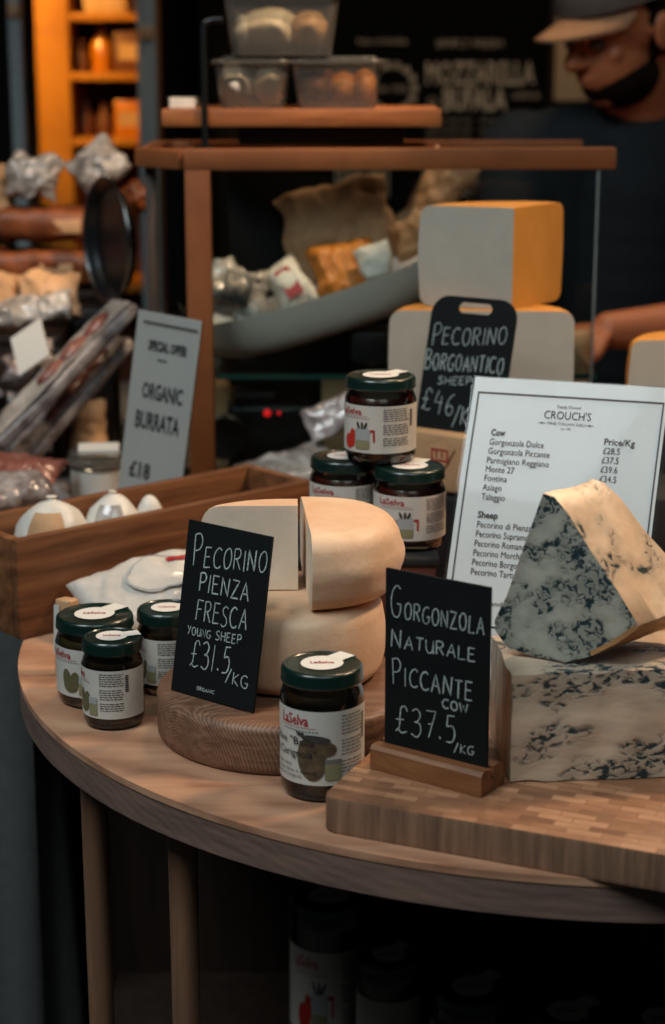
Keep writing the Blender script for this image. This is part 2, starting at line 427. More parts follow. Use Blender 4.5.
def chalk_line(mb, txt, x0, y0, x1, y1, h, fn, w=.0011, first=1.0, gap=.22):
    """txt lettered from (x0,y0) to (x1,y1) with capitals h high"""
    rnd = random.Random(txt+str(h))
    adv = 0; items = []
    for i, ch in enumerate(txt):
        sc = first if i == 0 else 1.0
        wd, st = _strokes(ch); items.append((adv, sc, st)); adv += (wd + gap)*(sc if sc == 1 else 1+(sc-1)*.5)
    adv -= gap
    L = math.hypot(x1-x0, y1-y0); kx = L/adv; ux, uy = (x1-x0)/L, (y1-y0)/L
    for a, sc, st in items:
        dy = rnd.uniform(-.05, .05)*h; sl = rnd.uniform(-.06, .1)
        for s in st:
            pts = []
            for (px, py) in s:
                lx = (a+px*(1+(sc-1)*.5))*kx + sl*py*h*.5; ly = py*h*sc+dy
                pts.append(Vector((x0+ux*lx-uy*ly*.0, y0+uy*lx+ly)))
            ribbon(mb, pts, w*rnd.uniform(.85, 1.2), fn)

def ribbon(mb, pts, w, fn):
    # subdivide and draw a slightly uneven band
    P = [pts[0]]
    for a, b in zip(pts, pts[1:]):
        n = max(1, int((b-a).length/.004))
        for k in range(1, n+1): P.append(a.lerp(b, k/n))
    L = []; Rr = []
    for i, p in enumerate(P):
        t = P[min(i+1, len(P)-1)]-P[max(i-1, 0)]
        if t.length < 1e-9: t = Vector((1, 0))
        t.normalize(); n = Vector((-t.y, t.x)); ww = w*.5*(1+.28*noise.noise(Vector((p.x*400, p.y*400, 0))))
        L.append(mb.bm.verts.new(fn(*(p+n*ww)))); Rr.append(mb.bm.verts.new(fn(*(p-n*ww))))
    for i in range(len(P)-1):
        f = mb.bm.faces.new((L[i], L[i+1], Rr[i+1], Rr[i])); f.material_index = mb.mi

def on_front(off=.0005):
    return lambda x, z: (x, -off, z)

# ------------------------------------------------------------------ room shell
b = MB(); b.box((0, 3.0, -.05), (9, 10, .1)); structure(b.build('floor', M['floor'], smooth=0))
b = MB(); b.box((0, 5.05, 1.6), (9, .1, 3.4)); structure(b.build('wall_back', M['wall'], smooth=0))
b = MB(); b.box((0, 3.4, 3.0), (9, 4.2, .06)); structure(b.build('ceiling', M['canvas'], smooth=0))
b = MB(); b.box((2.4, 3.4, 1.5), (.1, 3.4, 3.1)); structure(b.build('wall_right', M['wall'], smooth=0))

# ------------------------------------------------------------------ round-ended counter
CX, CY, CR = .254, 1.780, .569
t = thing('display_counter', 'round-fronted wooden market counter with thick greyish rim and slim legs', 'counter', (CX, CY, 0))
outline = []
for i in range(73):
    a = PI + PI*i/72
    outline.append((CR*math.cos(a), CR*math.sin(a)))
outline += [(CR, .93), (-CR, .93)]
b = MB(); b.prism(outline, T-.006, T, bevel=.002); b.build('tabletop', M['table'], t, smooth=50)
b = MB(); b.prism([(x*.9985, y*.9985) for x, y in outline], T-.034, T-.006, bevel=.002); b.build('rim', M['rim'], t, smooth=50)
def leg(x, y):
    b = MB(); z1 = T-.034
    b.lathe([(.0095, 0), (.010, .03), (.0115, .45), (.0125, z1-.06), (.0135, z1)], 20, (x, y, 0)); return b
for a in (206, 223.6, 312, 333, 358):
    leg(.525*math.cos(R(a)), .525*math.sin(R(a))).build('leg', M['leg'], t)
for x in (-.50, .52): leg(x, .86).build('leg', M['leg'], t)
so = [(x*.93, y*.93 if y < 0 else y) for x, y in outline]
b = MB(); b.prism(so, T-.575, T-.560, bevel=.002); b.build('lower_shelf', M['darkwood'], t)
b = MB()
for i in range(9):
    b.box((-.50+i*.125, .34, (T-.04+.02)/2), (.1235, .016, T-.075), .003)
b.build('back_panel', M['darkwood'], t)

# ------------------------------------------------------------------ jars
def label_art(lb, kind, r, z0, z1, ha):
    """printing on a jar label; x is arc length from the label's middle, y the height"""
    H = z1-z0
    def fn(off=.0006):
        return lambda x, y: ((r+off)*math.sin(x/r), -(r+off)*math.cos(x/r), z0+y)
    d = PI/180*r
    # brand lettering
    b = MB(); put_text(b, 'LaSelva', H*.20, fn(), -64*d, H*.80, bold=.02, width=45*d); put_quad(b, fn(), -62*d, H*.765, -8*d, H*.772, 8)
    b.build('brand_lettering', M['red'], lb, smooth=0)
    b = MB()
    for i in range(11):
        put_quad(b, fn(), (-58+i*5)*d, H*.715, (-55+i*5)*d, H*.735)
    b.build('strap_line', M['print_grey'], lb, smooth=0)
    # small print block
    b = MB(); rnd = random.Random(kind)
    tx0, tx1 = (27, 66) if kind == 'olive' else (17, 62)
    for i in range(17):
        y = H*(.92-i*.047)
        if i in (6, 12): continue
        x = tx0
        while x < tx1-3:
            w = rnd.uniform(3, 9); w = min(w, tx1-x)
            put_quad(b, fn(), x*d, y, (x+w)*d, y+H*.017, 2); x += w+1.6
    b.build('small_print', M['print_black' if kind != 'olive' else 'print_grey'], lb, smooth=0)
    b = MB()
    for i in range(9):
        put_quad(b, fn(), 65*d, H*(.55+i*.04), 72*d, H*(.575+i*.04))
    b.build('barcode', M['print_black'], lb, smooth=0)
    if kind == 'olive':
        b = MB()
        put_text(b, 'Olive "Bella', H*.15, fn(.0012), -88*d, H*.535, width=78*d); put_text(b, 'di Cerignola"', H*.15, fn(.0012), -84*d, H*.37, width=76*d)
        for i, s in enumerate((.235, .155, .085)):
            put_text(b, ['Italia, intere', 'Green Olives in Salamoia', 'Bella di Cerignola'][i], H*.062, fn(.0012), -74*d, H*s)
        b.build('title_lettering', M['print_black'], lb, smooth=0)
        b = MB(); put_ellipse(b, fn(.0008), -14*d, H*.36, 20*d, H*.30, .1); put_ellipse(b, fn(.0009), 6*d, H*.50, 14*d, H*.10, -.15)
        b.build('olive_picture', M['olive_brown'], lb, smooth=0)
        b = MB(); put_ellipse(b, fn(.001), -8*d, H*.63, 20*d, H*.055, -.1); put_quad(b, fn(.001), -34*d, H*.66, -24*d, H*.71, 2); put_ellipse(b, fn(.001), -30*d, H*.68, 7*d, H*.02, -.5)
        b.build('spoon_picture', M['olive_dark'], lb, smooth=0)
        b = MB(); put_quad(b, fn(.0011), 4*d, H*.08, 27*d, H*.29, 4); b.build('leaf_patch', M['leaf_patch'], lb, smooth=0)
        b = MB(); put_quad(b, fn(.0011), 4*d, H*.29, 27*d, H*.36, 4); b.build('patch_heading', M['print_grey'], lb, smooth=0)
    elif kind == 'tomato':
        b = MB(); put_ellipse(b, fn(.001), -44*d, H*.22, 9*d, H*.16); put_ellipse(b, fn(.001), -36*d, H*.30, 6*d, H*.2); b.build('tomato_picture', M['red_tomato'], lb, smooth=0)
        b = MB(); put_quad(b, fn(.0008), -30*d, H*.12, -4*d, H*.48, 4); put_ellipse(b, fn(.0008), -17*d, H*.48, 13*d, H*.07); b.build('pot_picture', M['pale_blue'], lb, smooth=0)
        b = MB(); put_quad(b, fn(.0011), -29*d, H*.08, -5*d, H*.27, 4); b.build('leaf_patch', M['leaf_patch'], lb, smooth=0)
        b = MB()
        for a0, a1, y0, y1 in ((-4, 2, .45, .5), (1, 4, .24, .5), (-34, -30, .42, .46)): put_quad(b, fn(.001), a0*d, H*y0, a1*d, H*y1)
        b.build('handle_picture', M['red'], lb, smooth=0)
        b = MB()
        for a0, rr in ((-24, .35), (-17, .0), (-11, -.4)): put_ellipse(b, fn(.001), a0*d, H*.58, 2.2*d, H*.08, rr)
        b.build('herb_picture', M['olive_dark'], lb, smooth=0)
    else:
        b = MB(); put_ellipse(b, fn(.0008), -26*d, H*.36, 8*d, H*.22, .1); put_ellipse(b, fn(.0009), -13*d, H*.34, 8*d, H*.2, -.2); put_ellipse(b, fn(.001), -20*d, H*.22, 12*d, H*.12)
        b.build('olive_picture', M['olive_green'], lb, smooth=0)
        b = MB(); put_quad(b, fn(.0011), -6*d, H*.07, 12*d, H*.30, 4); b.build('leaf_patch', M['leaf_patch'], lb, smooth=0)
        b = MB(); put_quad(b, fn(.0011), -6*d, H*.30, 12*d, H*.44, 4); b.build('patch_heading', M['pale_blue'], lb, smooth=0)

def jar(label, loc, r, h, content, kind, turn=0, tab=40, group=None, lid_r=None, detail=True):
    t = thing('preserve_jar', label, 'jar', loc, (0, 0, R(turn)), group)
    lr = lid_r or r*.985
    lidh = .0125 if h > .09 else .0115
    z0, zt = .0, h-lidh+.001
    b = MB()
    b.lathe([(r*.80, 0), (r*.93, .0015), (r*.99, .006), (r, .012), (r, zt-.016), (r*.985, zt-.011), (r*.93, zt-.006), (r*.89, zt-.003), (r*.89, zt+.004)], 48)
    b.build('glass', M['jarglass'], t)
    k = r-.0022
    b = MB(); b.lathe([(k*.8, .004), (k*.95, .0055), (k, .011), (k, zt-.017), (k*.95, zt-.012), (k*.9, zt-.009)], 40); b.build('filling', M[content], t)
    b = MB()
    b.lathe([(lr*.9, h-lidh), (lr*.985, h-lidh), (lr, h-lidh+.0012), (lr*.985, h-lidh+.0025), (lr*.985, h-.0035), (lr*.965, h-.0012), (lr*.92, h), (lr*.86, h), (lr*.84, h-.0006), (0.0005, h-.0006)], 56)
    lid = b.build('lid', M['lid'], t)
    # oval seal with a tab running over the edge of the lid
    b = MB(); sr = lr*.52; ca, sa = math.cos(R(tab)), math.sin(R(tab))
    def sf(x, y, z=.0): return (ca*x-sa*y, sa*x+ca*y, h+.0002+z)
    n = 28
    f = b.bm.faces.new([b.bm.verts.new(sf(sr*math.cos(2*PI*i/n), sr*.98*math.sin(2*PI*i/n))) for i in range(n)])
    wv = lr*.24
    for x0, x1, zz0, zz1 in ((sr*.8, lr*.93, .0001, .0001), (lr*.93, lr*1.0, .0001, -.0028), (lr*1.0, lr*1.012, -.0028, -.007)):
        b.quad(sf(x0, -wv, zz0), sf(x1, -wv, zz1), sf(x1, wv, zz1), sf(x0, wv, zz0))
    st = b.build('seal_sticker', M['sticker'], lid, smooth=0)
    b = MB(); put_text(b, 'LaSelva', sr*.42, lambda x, y: (math.cos(-R(turn))*x-math.sin(-R(turn))*y, math.sin(-R(turn))*x+math.cos(-R(turn))*y, h+.0005), 0, -sr*.12, bold=.02, align='CENTER', width=sr*1.1)
    b.build('seal_lettering', M['red'], lid, smooth=0)
    ha = R(115); l0, l1 = h*.145, h*(.725 if h > .09 else .70)
    b = MB(); b.grid(lambda u, v: ((r+.0003)*math.sin(-ha+2*ha*u), -(r+.0003)*math.cos(-ha+2*ha*u), l0+(l1-l0)*v), 48, 1)
    lb = b.build('label', M['label'], t, smooth=60)
    if detail: label_art(lb, kind, r, l0, l1, ha)
    return t

# ------------------------------------------------------------------ chalk price signs and printed signs
def panel_sign(name, label, cat, loc, yaw, lean, w, h, th, mat, edge=None):
    t = thing(name, label, cat, loc, (R(-lean), 0, R(yaw)))
    return t

# Pecorino Pienza Fresca
t = thing('price_sign', 'black chalk sign PECORINO PIENZA FRESCA £31.5 leaning on the round white cheese', 'sign', (-.1404, 1.4923, T+.0455), (R(-10.5), 0, R(-38.4)))
b = MB(); b.box((.0473, .0011, .0748), (.0947, .0022, .1496), .0005, seg=1); b.build('panel', M['slate'], t)
b = MB(); f = on_front()
chalk_line(b, 'PECORINO', .0105, .1105, .0915, .119, .0175, f, first=1.55)
chalk_line(b, 'PIENZA', .0205, .0905, .076, .0915, .0155, f, w=.00125)
chalk_line(b, 'FRESCA', .0205, .0650, .077, .0672, .0175, f)
chalk_line(b, 'YOUNG', .0125, .0525, .039, .0525, .0068, f, w=.0009); chalk_line(b, 'SHEEP', .045, .053, .073, .0545, .0078, f, w=.0009)
chalk_line(b, '£31.5', .019, .0245, .063, .0275, .023, f)
chalk_line(b, '/KG', .061, .0205, .0855, .0185, .0105, f, w=.0010)
chalk_line(b, 'ORGANIC', .030, .0065, .050, .007, .003, f, w=.0006)
b.build('chalk_lettering', M['chalk'], t, smooth=0)

# Gorgonzola Naturale Piccante, standing in a wooden foot
t = thing('price_sign', 'black chalk sign GORGONZOLA NATURALE PICCANTE £37.5 standing in a slotted wooden foot', 'sign', (.0412, 1.3630, T+.0295), (0, 0, R(-35.2)))
b = MB(); b.box((.0476, .0011, .0870), (.0952, .0022, .1520), .0006, seg=1); b.build('panel', M['slate'], t)
b = MB(); f = on_front()
k = .0175
chalk_line(b, 'GORGONZOLA', .0055, k+.107, .090, k+.1075, .0135, f, first=1.9)
chalk_line(b, 'NATURALE', .0065, k+.0825, .0825, k+.0850, .0105, f, first=1.4)
chalk_line(b, 'PICCANTE', .008, k+.0525, .0805, k+.0525, .0150, f, first=1.4)
chalk_line(b, 'COW', .054, k+.0415, .077, k+.042, .0072, f)
chalk_line(b, '£37.5', .011, k+.012, .066, k+.0150, .0225, f, w=.001)
chalk_line(b, '/KG', .0655, k+.008, .083, k+.0085, .007, f, w=.0008)
b.build('chalk_lettering', M['chalk'], t, smooth=0)
b = MB()
prof = [(-.0150, 0), (-.0150, .0165), (-.0125, .0195), (-.0085, .0200), (-.0005, .0185), (-.0005, .010), (.0029, .010), (.0029, .0200), (.012, .0205), (.0175, .0185), (.0200, .015), (.0200, 0)]
x0, x1 = -.0035, .0990
A = [b.bm.verts.new((x0, y, z)) for y, z in prof]; B_ = [b.bm.verts.new((x1, y, z)) for y, z in prof]
b.bm.faces.new(A); b.bm.faces.new(list(reversed(B_)))
for i in range(len(prof)):
    j = (i+1) % len(prof); b.bm.faces.new((A[i], A[j], B_[j], B_[i]))
b.build('wooden_foot', M['holder'], t, smooth=30)

# Pecorino Borgoantico, paddle shaped with a hand hole
t = thing('price_sign', 'black chalk sign PECORINO BORGOANTICO £46 with rounded top and hand hole', 'sign', (.092, 2.0, T+.1735), (R(-14.2), 0, R(-35)))
b = MB(); W_, H_ = .1085, .1505
def rr(x0, y0, x1, y1, rads, n=6):
    pts = []
    for (cx, cy, a0, rd) in ((x1-rads[0], y0+rads[0], -90, rads[0]), (x1-rads[1], y1-rads[1], 0, rads[1]), (x0+rads[2], y1-rads[2], 90, rads[2]), (x0+rads[3], y0+rads[3], 180, rads[3])):
        for k in range(n+1):
            a = R(a0+90*k/n); pts.append((cx+rd*math.cos(a), cy+rd*math.sin(a)))
    return pts
out_ = rr(0, 0, W_, H_, (.001, .022, .022, .001)); hol = rr(.034, .1325, .077, .1445, (.0059, .0059, .0059, .0059))
for y in (0, .0025):
    vo = [b.bm.verts.new((x, y, z)) for x, z in out_]; vh = [b.bm.verts.new((x, y, z)) for x, z in hol]
    eo = [b.bm.edges.new((vo[i], vo[(i+1) % len(vo)])) for i in range(len(vo))]; eh = [b.bm.edges.new((vh[i], vh[(i+1) % len(vh)])) for i in range(len(vh))]
    bmesh.ops.triangle_fill(b.bm, use_beauty=True, edges=eo+eh)
    if y == 0: f0, h0 = vo, vh
for P0, P1 in ((f0, vo), (h0, vh)):
    n = len(P0)
    for i in range(n):
        b.bm.faces.new((P0[i], P0[(i+1) % n], P1[(i+1) % n], P1[i]))
b.build('panel', M['slate'], t, smooth=0)
b = MB(); f = on_front()
chalk_line(b, 'PECORINO', .007, .0945, .100, .1025, .0185, f, first=1.3)
chalk_line(b, 'BORGOANTICO', .002, .0665, .101, .0705, .0175, f, first=1.25, w=.0013)
chalk_line(b, 'SHEEP', .022, .0515, .064, .0545, .0085, f)
chalk_line(b, '£46', .005, .022, .046, .019, .024, f)
chalk_line(b, '/KG', .048, .010, .080, .010, .020, f)
b.build('chalk_lettering', M['chalk'], t, smooth=0)

# Organic burrata
t = thing('offer_sign', 'tall grey card sign SPECIAL OFFER ORGANIC BURRATA standing behind the wooden crate', 'sign', (-.2740, 2.1940, T+.0060), (R(-8.2), R(3.5), R(-35.9))); t.rotation_mode = 'YXZ'
b = MB(); b.box((.0505, .0014, .137), (.101, .0012, .274), .0004, seg=1); b.build('card', M['paper_grey'], t)
b = MB(); f = on_front(-.0004)
put_text(b, 'SPECIAL OFFER', .0165, f, .0235, .2285, bold=.05, width=.062); put_quad(b, f, .040, .2165, .055, .2190)
b.build('offer_lettering', M['ink_soft'], t, smooth=0); b = MB()
put_text(b, 'ORGANIC', .027, f, .0215, .1695, bold=.03, width=.065); put_text(b, 'BURRATA', .030, f, .0155, .132, bold=.03, width=.071)
b.build('name_lettering', M['ink_soft'], t, smooth=0); b = MB()
put_text(b, '£18', .027, f, .015, .071, bold=.03, width=.034)
b.build('price_lettering', M['ink_soft'], t, smooth=0)
b = MB(); put_quad(b, lambda x, z: (x, -.0014, z), .012, .2605, .099, .2625); b.build('rule', M['ink_soft'], t, smooth=0)
b = MB(); b.box((.0505, .016, .0048), (.101, .05, .0032), rot=Matrix.Rotation(R(8.2), 3, 'X')); b.box((.0505, .0032, .137), (.101, .0020, .274)); b.build('stand', M['black'], t, smooth=0)

# price list of the deli
t = thing('price_list', "white laminated CROUCH'S cheese price list with black border leaning back", 'price list', (.0938, 1.6450, T+.0005), (R(-27), 0, R(-19.2)))
KM, KO = .93, .0457
def bow(x, z, off=0): return (x*KM, -.004*math.sin(PI*min(1, max(0, z/.277))) - off, z*KM+KO)
b = MB(); b.grid(lambda u, v: bow(.0025+.205*u, -.046+.323*v), 4, 24); b.grid(lambda u, v: bow(.0025+.205*u, -.046+.323*v, -.0006), 4, 24); b.build('sheet', M['paper'], t, smooth=30)
b = MB(); b.grid(lambda u, v: bow(-.001+.2125*u, -.049+.328*v, -.0011), 4, 24); b.build('laminate', M['acrylic'], t, smooth=30)
f = lambda x, z: bow(x, z, .0009)
b = MB()
put_quad(b, f, .008, .259, .2045, .2608)
for i in range(20):
    z0, z1 = .012+(.2608-.012)*i/20, .012+(.2608-.012)*(i+1)/20
    put_quad(b, f, .008, z0, .0095, z1); put_quad(b, f, .203, z0, .2045, z1)
put_quad(b, f, .008, .0105, .2045, .0123)
b.build('border', M['ink'], t, smooth=0)
b = MB()
put_text(b, 'Family Owned', .0052, f, .0945, .2475, width=.0245)
put_text(b, "CROUCH'S", .0128, f, .0815, .2355, width=.0495)
put_quad(b, f, .0765, .2303, .0845, .2309); put_quad(b, f, .127, .2303, .135, .2309)
for x in (.0805, .131): put_ellipse(b, f, x, .2306, .0013, .0009)
put_text(b, 'FINE ITALIAN DELI', .0042, f, .0865, .2292, width=.039)
put_text(b, 'est. 1983', .0035, f, .1015, .2243, width=.0105)
b.build('heading', M['ink'], t, smooth=0)
b = MB()
S = .0098
put_text(b, 'Cow', S, f, .0283, .2133, bold=.03, width=.0155)
rows = [('Gorgonzola Dolce', .2030, .058), ('Gorgonzola Piccante', .1930, .0655), ('Parmigiano Reggiano', .1828, .066), ('Monte 27', .1732, .0305), ('Fontina', .1635, .0240), ('Asiago', .1535, .0205), ('Taleggio', .1433, .0250)]
for s, z, w in rows: put_text(b, s, S, f, .0278, z, width=w)
b.build('cow_listing', M['ink'], t, smooth=0); b = MB()
put_text(b, 'Sheep', S, f, .0265, .1240, bold=.03, width=.0215)
for i, (s, w) in enumerate((('Pecorino di Pienza', .0575), ('Pecorino Supramonte', .066), ('Pecorino Romano', .054), ('Pecorino Morchiato', .060), ('Pecorino Borgoantico', .066), ('Pecorino Tartufo', .053))):
    put_text(b, s, S, f, .0268, .1136-i*.0100, width=w)
b.build('sheep_listing', M['ink'], t, smooth=0); b = MB()
put_text(b, 'and', S*.8, f, .052, .033, width=.012)
b.build('footnote', M['ink'], t, smooth=0); b = MB()
put_text(b, 'Price/Kg', S, f, .1478, .2115, bold=.012, width=.0315)
for i, s in enumerate(('£28.5', '£37.5', '£39.6', '£34.5')): put_text(b, s, S, f, .1478, .2018-i*.0100, width=.0172)
b.build('price_column', M['ink'], t, smooth=0)
b = MB()
b.box((.098, .0045, .165), (.12, .0018, .25)); b.box((.098, .022, .085), (.04, .0018, .10), rot=Matrix.Rotation(R(22), 3, 'X')); b.build('back_stand', M['black'], t, smooth=0)

# ------------------------------------------------------------------ round board and sheep cheeses
t = thing('round_board', 'thick round wooden board carrying the two-tier white cheese', 'board', (-.0395, 1.5205, T))
b = MB(); b.lathe([(.1085, 0), (.113, .001), (.115, .004), (.1155, .010), (.1155, .036), (.114, .0405), (.1095, .0435), (.1035, .0445), (.0003, .0445)], 96); b.build('slab', M['round'], t)

def sector(mb, Rr, h, a0, a1, n=40, bulge=.0, edge=.012, wob=.0, cut=(1, 1), rim_w=0):
    """part of a cheese wheel round the z axis: rind slot 0, cut faces slot 1"""
    prof = [(0, 0), (Rr-edge*1.15, 0)]
    for k in range(1, 6):
        a = -PI/2+PI/2*k/5; prof.append((Rr-edge+edge*math.cos(a), edge+edge*math.sin(a)))
    m_ = 5
    for k in range(1, m_): prof.append((Rr+bulge*math.sin(PI*k/m_), edge+(h-2*edge)*k/m_))
    for k in range(0, 6):
        a = PI/2*k/5; prof.append((Rr-edge+edge*math.cos(a), h-edge+edge*math.sin(a)))
    prof.append((0, h))
    full = abs(a1-a0) >= 359.9
    rings = []
    mb.mi = 0
    for i in range(n if full else n+1):
        a = R(a0+(a1-a0)*i/n); ring = []
        for (r, z) in prof:
            q = Vector((r*math.cos(a), r*math.sin(a), z))
            if wob and r > 0: q += Vector((math.cos(a), math.sin(a), .3))*wob*noise.noise(q*22)
            ring.append(q)
        rings.append(ring)
    ax0 = mb.bm.verts.new(rings[0][0]); ax1 = mb.bm.verts.new(rings[0][-1])
    V = [[ax0]+[mb.bm.verts.new(q) for q in rg[1:-1]]+[ax1] for rg in rings]
    m = len(V)
    for i in range(m if full else m-1):
        A, B = V[i], V[(i+1) % m]
        for j in range(len(prof)-1):
            vs = [A[j], B[j], B[j+1], A[j+1]]; vs = list(dict.fromkeys(vs))
            if len(vs) >= 3: f = mb.bm.faces.new(vs); f.material_index = 0
    if not full:
        for rg_, s in ((rings[0], cut[0]), (rings[-1], cut[1])):
            f = mb.bm.faces.new([mb.bm.verts.new(q) for q in rg_]); f.material_index = s
            if rim_w:
                q_ = bmesh.ops.inset_individual(mb.bm, faces=[f], thickness=rim_w, use_even_offset=True)
                for g_ in q_['faces']: g_.material_index = 0

b = MB(); sector(b, .0800, .0735, 0, 360, 80, bulge=.002, edge=.016, wob=.002)
o = b.build('whole_cheese', [M['rind'], M['paste']], smooth=60); o.location = (-.034, 1.5445, T+.0448)
tag(o, 'whole round pale cheese wheel lying on the round board under the cut pieces', 'cheese')
b = MB(); sector(b, .0855, .0770, 0, 90, 40, bulge=.002, edge=.018, wob=.002, cut=(1, 1))
for v in b.bm.verts: v.co.x *= .36
o = b.build('cheese_piece', [M['rind'], M['paste']], smooth=40); o.location = (-.0305, 1.5480, T+.1192); o.rotation_euler = (0, 0, R(91.5))
tag(o, 'quarter of pale cheese with its smooth cut face forward, behind the PECORINO PIENZA sign', 'cheese')
b = MB(); sector(b, .0845, .0680, -90, 90, 60, bulge=.003, edge=.021, wob=.0025, cut=(1, 1))
o = b.build('cheese_piece', [M['rind'], M['paste']], smooth=40); o.location = (-.0235, 1.5530, T+.1192); o.rotation_euler = (0, 0, R(4.5))
tag(o, 'half round pale cheese on top, rind forward, to the right of the dark cut', 'cheese')

# ------------------------------------------------------------------ jars in place
jar('green-lidded olive jar alone in front of the round board, full-size front label', (-.0084, 1.383, T+.0005), .0340, .1070, 'brine', 'olive', turn=0, tab=48)
GJ = 'green-lidded jars in front of the crate'
jar('small dark jar nearest in the left trio, its small-print label facing front', (-.1955, 1.5355, T+.0005), .0275, .0800, 'brine', 'plain', turn=-36, tab=58, group=GJ)
jar('wide green-lidded jar behind the small dark jar, red brand name at its left', (-.2185, 1.5970, T+.0005), .0365, .0815, 'pesto', 'plain', turn=-12, tab=62, group=GJ)
jar('green-lidded jar half hidden behind the PECORINO PIENZA sign', (-.1545, 1.6240, T+.0005), .0290, .0790, 'brine', 'plain', turn=-30, tab=50, group=GJ)
GS = 'stacked red sauce jars'
jar('red sauce jar on the lower right of the three-jar stack', (.0765, 1.7560, T+.1055), .0358, .0800, 'sauce', 'tomato', turn=8, tab=55, group=GS)
jar('red sauce jar on the lower left of the three-jar stack', (.0125, 1.8000, T+.1055), .0358, .0800, 'sauce', 'tomato', turn=0, tab=58, group=GS)
jar('red sauce jar on top of the three-jar stack', (.0478, 1.7840, T+.1862), .0358, .0850, 'sauce', 'tomato', turn=-14, tab=60, group=GS)

b = MB(); b.box((0, 0, .048), (.150, .150, .096), .002)
t = thing('display_riser', 'dark reddish wooden riser under the three stacked sauce jars', 'riser', (.026, 1.779, T))
b.build('box', M['redwood'], t)
b = MB(); b.box((0, 0, .1005), (.156, .156, .009), .003); b.build('black_cover', M['blackcloth'], t)

# jars on the shelf under the counter
GU = 'jars in the dark under the counter'
for i, (x, y, r, h, lb_) in enumerate(((-.005, 1.950, .045, .187, 'tall jar under the counter with a pale label, leftmost on the dark shelf'), (.064, 1.880, .037, .148, 'narrow dark jar under the counter beside the tall pale-labelled one'), (.156, 1.838, .046, .131, 'dark jar under the counter, third along the low shelf'), (.258, 1.800, .045, .122, 'dark jar under the counter, fourth along the low shelf'), (.360, 1.790, .045, .119, 'dark jar under the counter, at the right end of the low shelf'))):
    jar(lb_, (x, y, T-.5595), r, h, 'brine' if i else 'sauce', 'tomato', turn=4-8*i, tab=60, group=GU, detail=(i == 0))

# ------------------------------------------------------------------ laminated board, blue cheeses
t = thing('cutting_board', 'large thick laminated wooden board under the blue cheeses, overhanging the counter rim', 'board', (-.0080, 1.2975, T), (0, 0, R(-23.2)))
b = MB()
b.prism(rr(0, 0, .37, .30, (.009, .009, .009, .009)), .0005, .0290, bevel=.0022)
bmesh.ops.recalc_face_normals(b.bm, faces=b.bm.faces[:])
for f_ in b.bm.faces: f_.material_index = 0 if f_.normal.z > .5 else 1
b.build('slab', [M['board'], M['board_side']], t, smooth=40)

b = MB()
# block of blue cheese (local frame: front left bottom corner)
def rough_box(mb, W, D, H, n, amp, seed):
    def P(u, v, w): 
        q = Vector((u*W, v*D, w*H))
        d = Vector((noise.noise(q*40+Vector((seed, 0, 0))), noise.noise(q*40+Vector((0, seed, 9))), noise.noise(q*40+Vector((5, 0, seed)))))
        e = .006
        # soften corners
        return q+d*amp
    idx = {}
    def V(i, j, k):
        if (i, j, k) not in idx: idx[(i, j, k)] = mb.bm.verts.new(P(i/n[0], j/n[1], k/n[2]))
        return idx[(i, j, k)]
    def F(a, bb, c, d, m): f = mb.bm.faces.new((a, bb, c, d)); f.material_index = m
    for i in range(n[0]):
        for k in range(n[2]):
            F(V(i, 0, k), V(i+1, 0, k), V(i+1, 0, k+1), V(i, 0, k+1), 0); F(V(i, n[1], k), V(i, n[1], k+1), V(i+1, n[1], k+1), V(i+1, n[1], k), 0)
        for j in range(n[1]):
            F(V(i, j, n[2]), V(i+1, j, n[2]), V(i+1, j+1, n[2]), V(i, j+1, n[2]), 0); F(V(i, j, 0), V(i, j+1, 0), V(i+1, j+1, 0), V(i+1, j, 0), 0)
    for j in range(n[1]):
        for k in range(n[2]):
            F(V(0, j, k), V(0, j, k+1), V(0, j+1, k+1), V(0, j+1, k), 1); F(V(n[0], j, k), V(n[0], j+1, k), V(n[0], j+1, k+1), V(n[0], j, k+1), 1)
rough_box(b, .19, .098, .0880, (36, 20, 18), .0018, 3)
o = b.build('blue_cheese_block', [M['blue_block'], M['blue_edge']], smooth=60); o.location = (.1385, 1.3235, T+.0300); o.rotation_euler = (0, 0, R(4.7))
tag(o, 'rectangular block of blue-veined cheese lying flat on the laminated board', 'cheese')

# wedge standing on its rind on top of the block
t = thing('blue_cheese_wedge', 'triangular wedge of blue-veined cheese with one lamplit-toned side, balanced on the block', 'cheese', (.182, 1.352, T+.1185))
b = MB()
front = [(-.0205, .0055, .1345), (-.0340, .0098, .0895), (-.0455, .0142, .0500), (-.0540, .0170, .0300), (-.0535, .0170, .0200), (-.0440, .0135, .0075), (-.0225, .0062, .0015), (.000, 0, .0000), (.020, -.0055, .0065), (.0380, -.0105, .0190), (.0530, -.0145, .0320), (.0540, -.0147, .0345), (.0370, -.0098, .0610), (.0160, -.0040, .0920), (-.0010, .0008, .1200), (-.0120, .0036, .1320)]
def back_of(p, k):
    x, y, z = p
    s = 1.0 - .25*max(0, min(1, z/.135))
    g = 1-max(0, min(1, z/.135))
    return (x + (.043+.026*g)*k, y+(.040+.02*g)*k, z + (.001+.003*g)*k)
n = len(front); K = 14; rows_ = []
for k in range(K+1):
    kk = k/K
    rows_.append([])
    for (x, y, z) in front:
        q = Vector(back_of((x, y, z), kk)); d = noise.noise(q*55)*.0016+noise.noise(q*140)*.0008
        rows_[-1].append(b.bm.verts.new(q+Vector((d*.6, d*.6, d if z > .012 else abs(d)))))
def wf(a, bb, m):
    for k in range(K):
        f_ = b.bm.faces.new((rows_[k][a], rows_[k+1][a], rows_[k+1][bb], rows_[k][bb])); f_.material_index = m
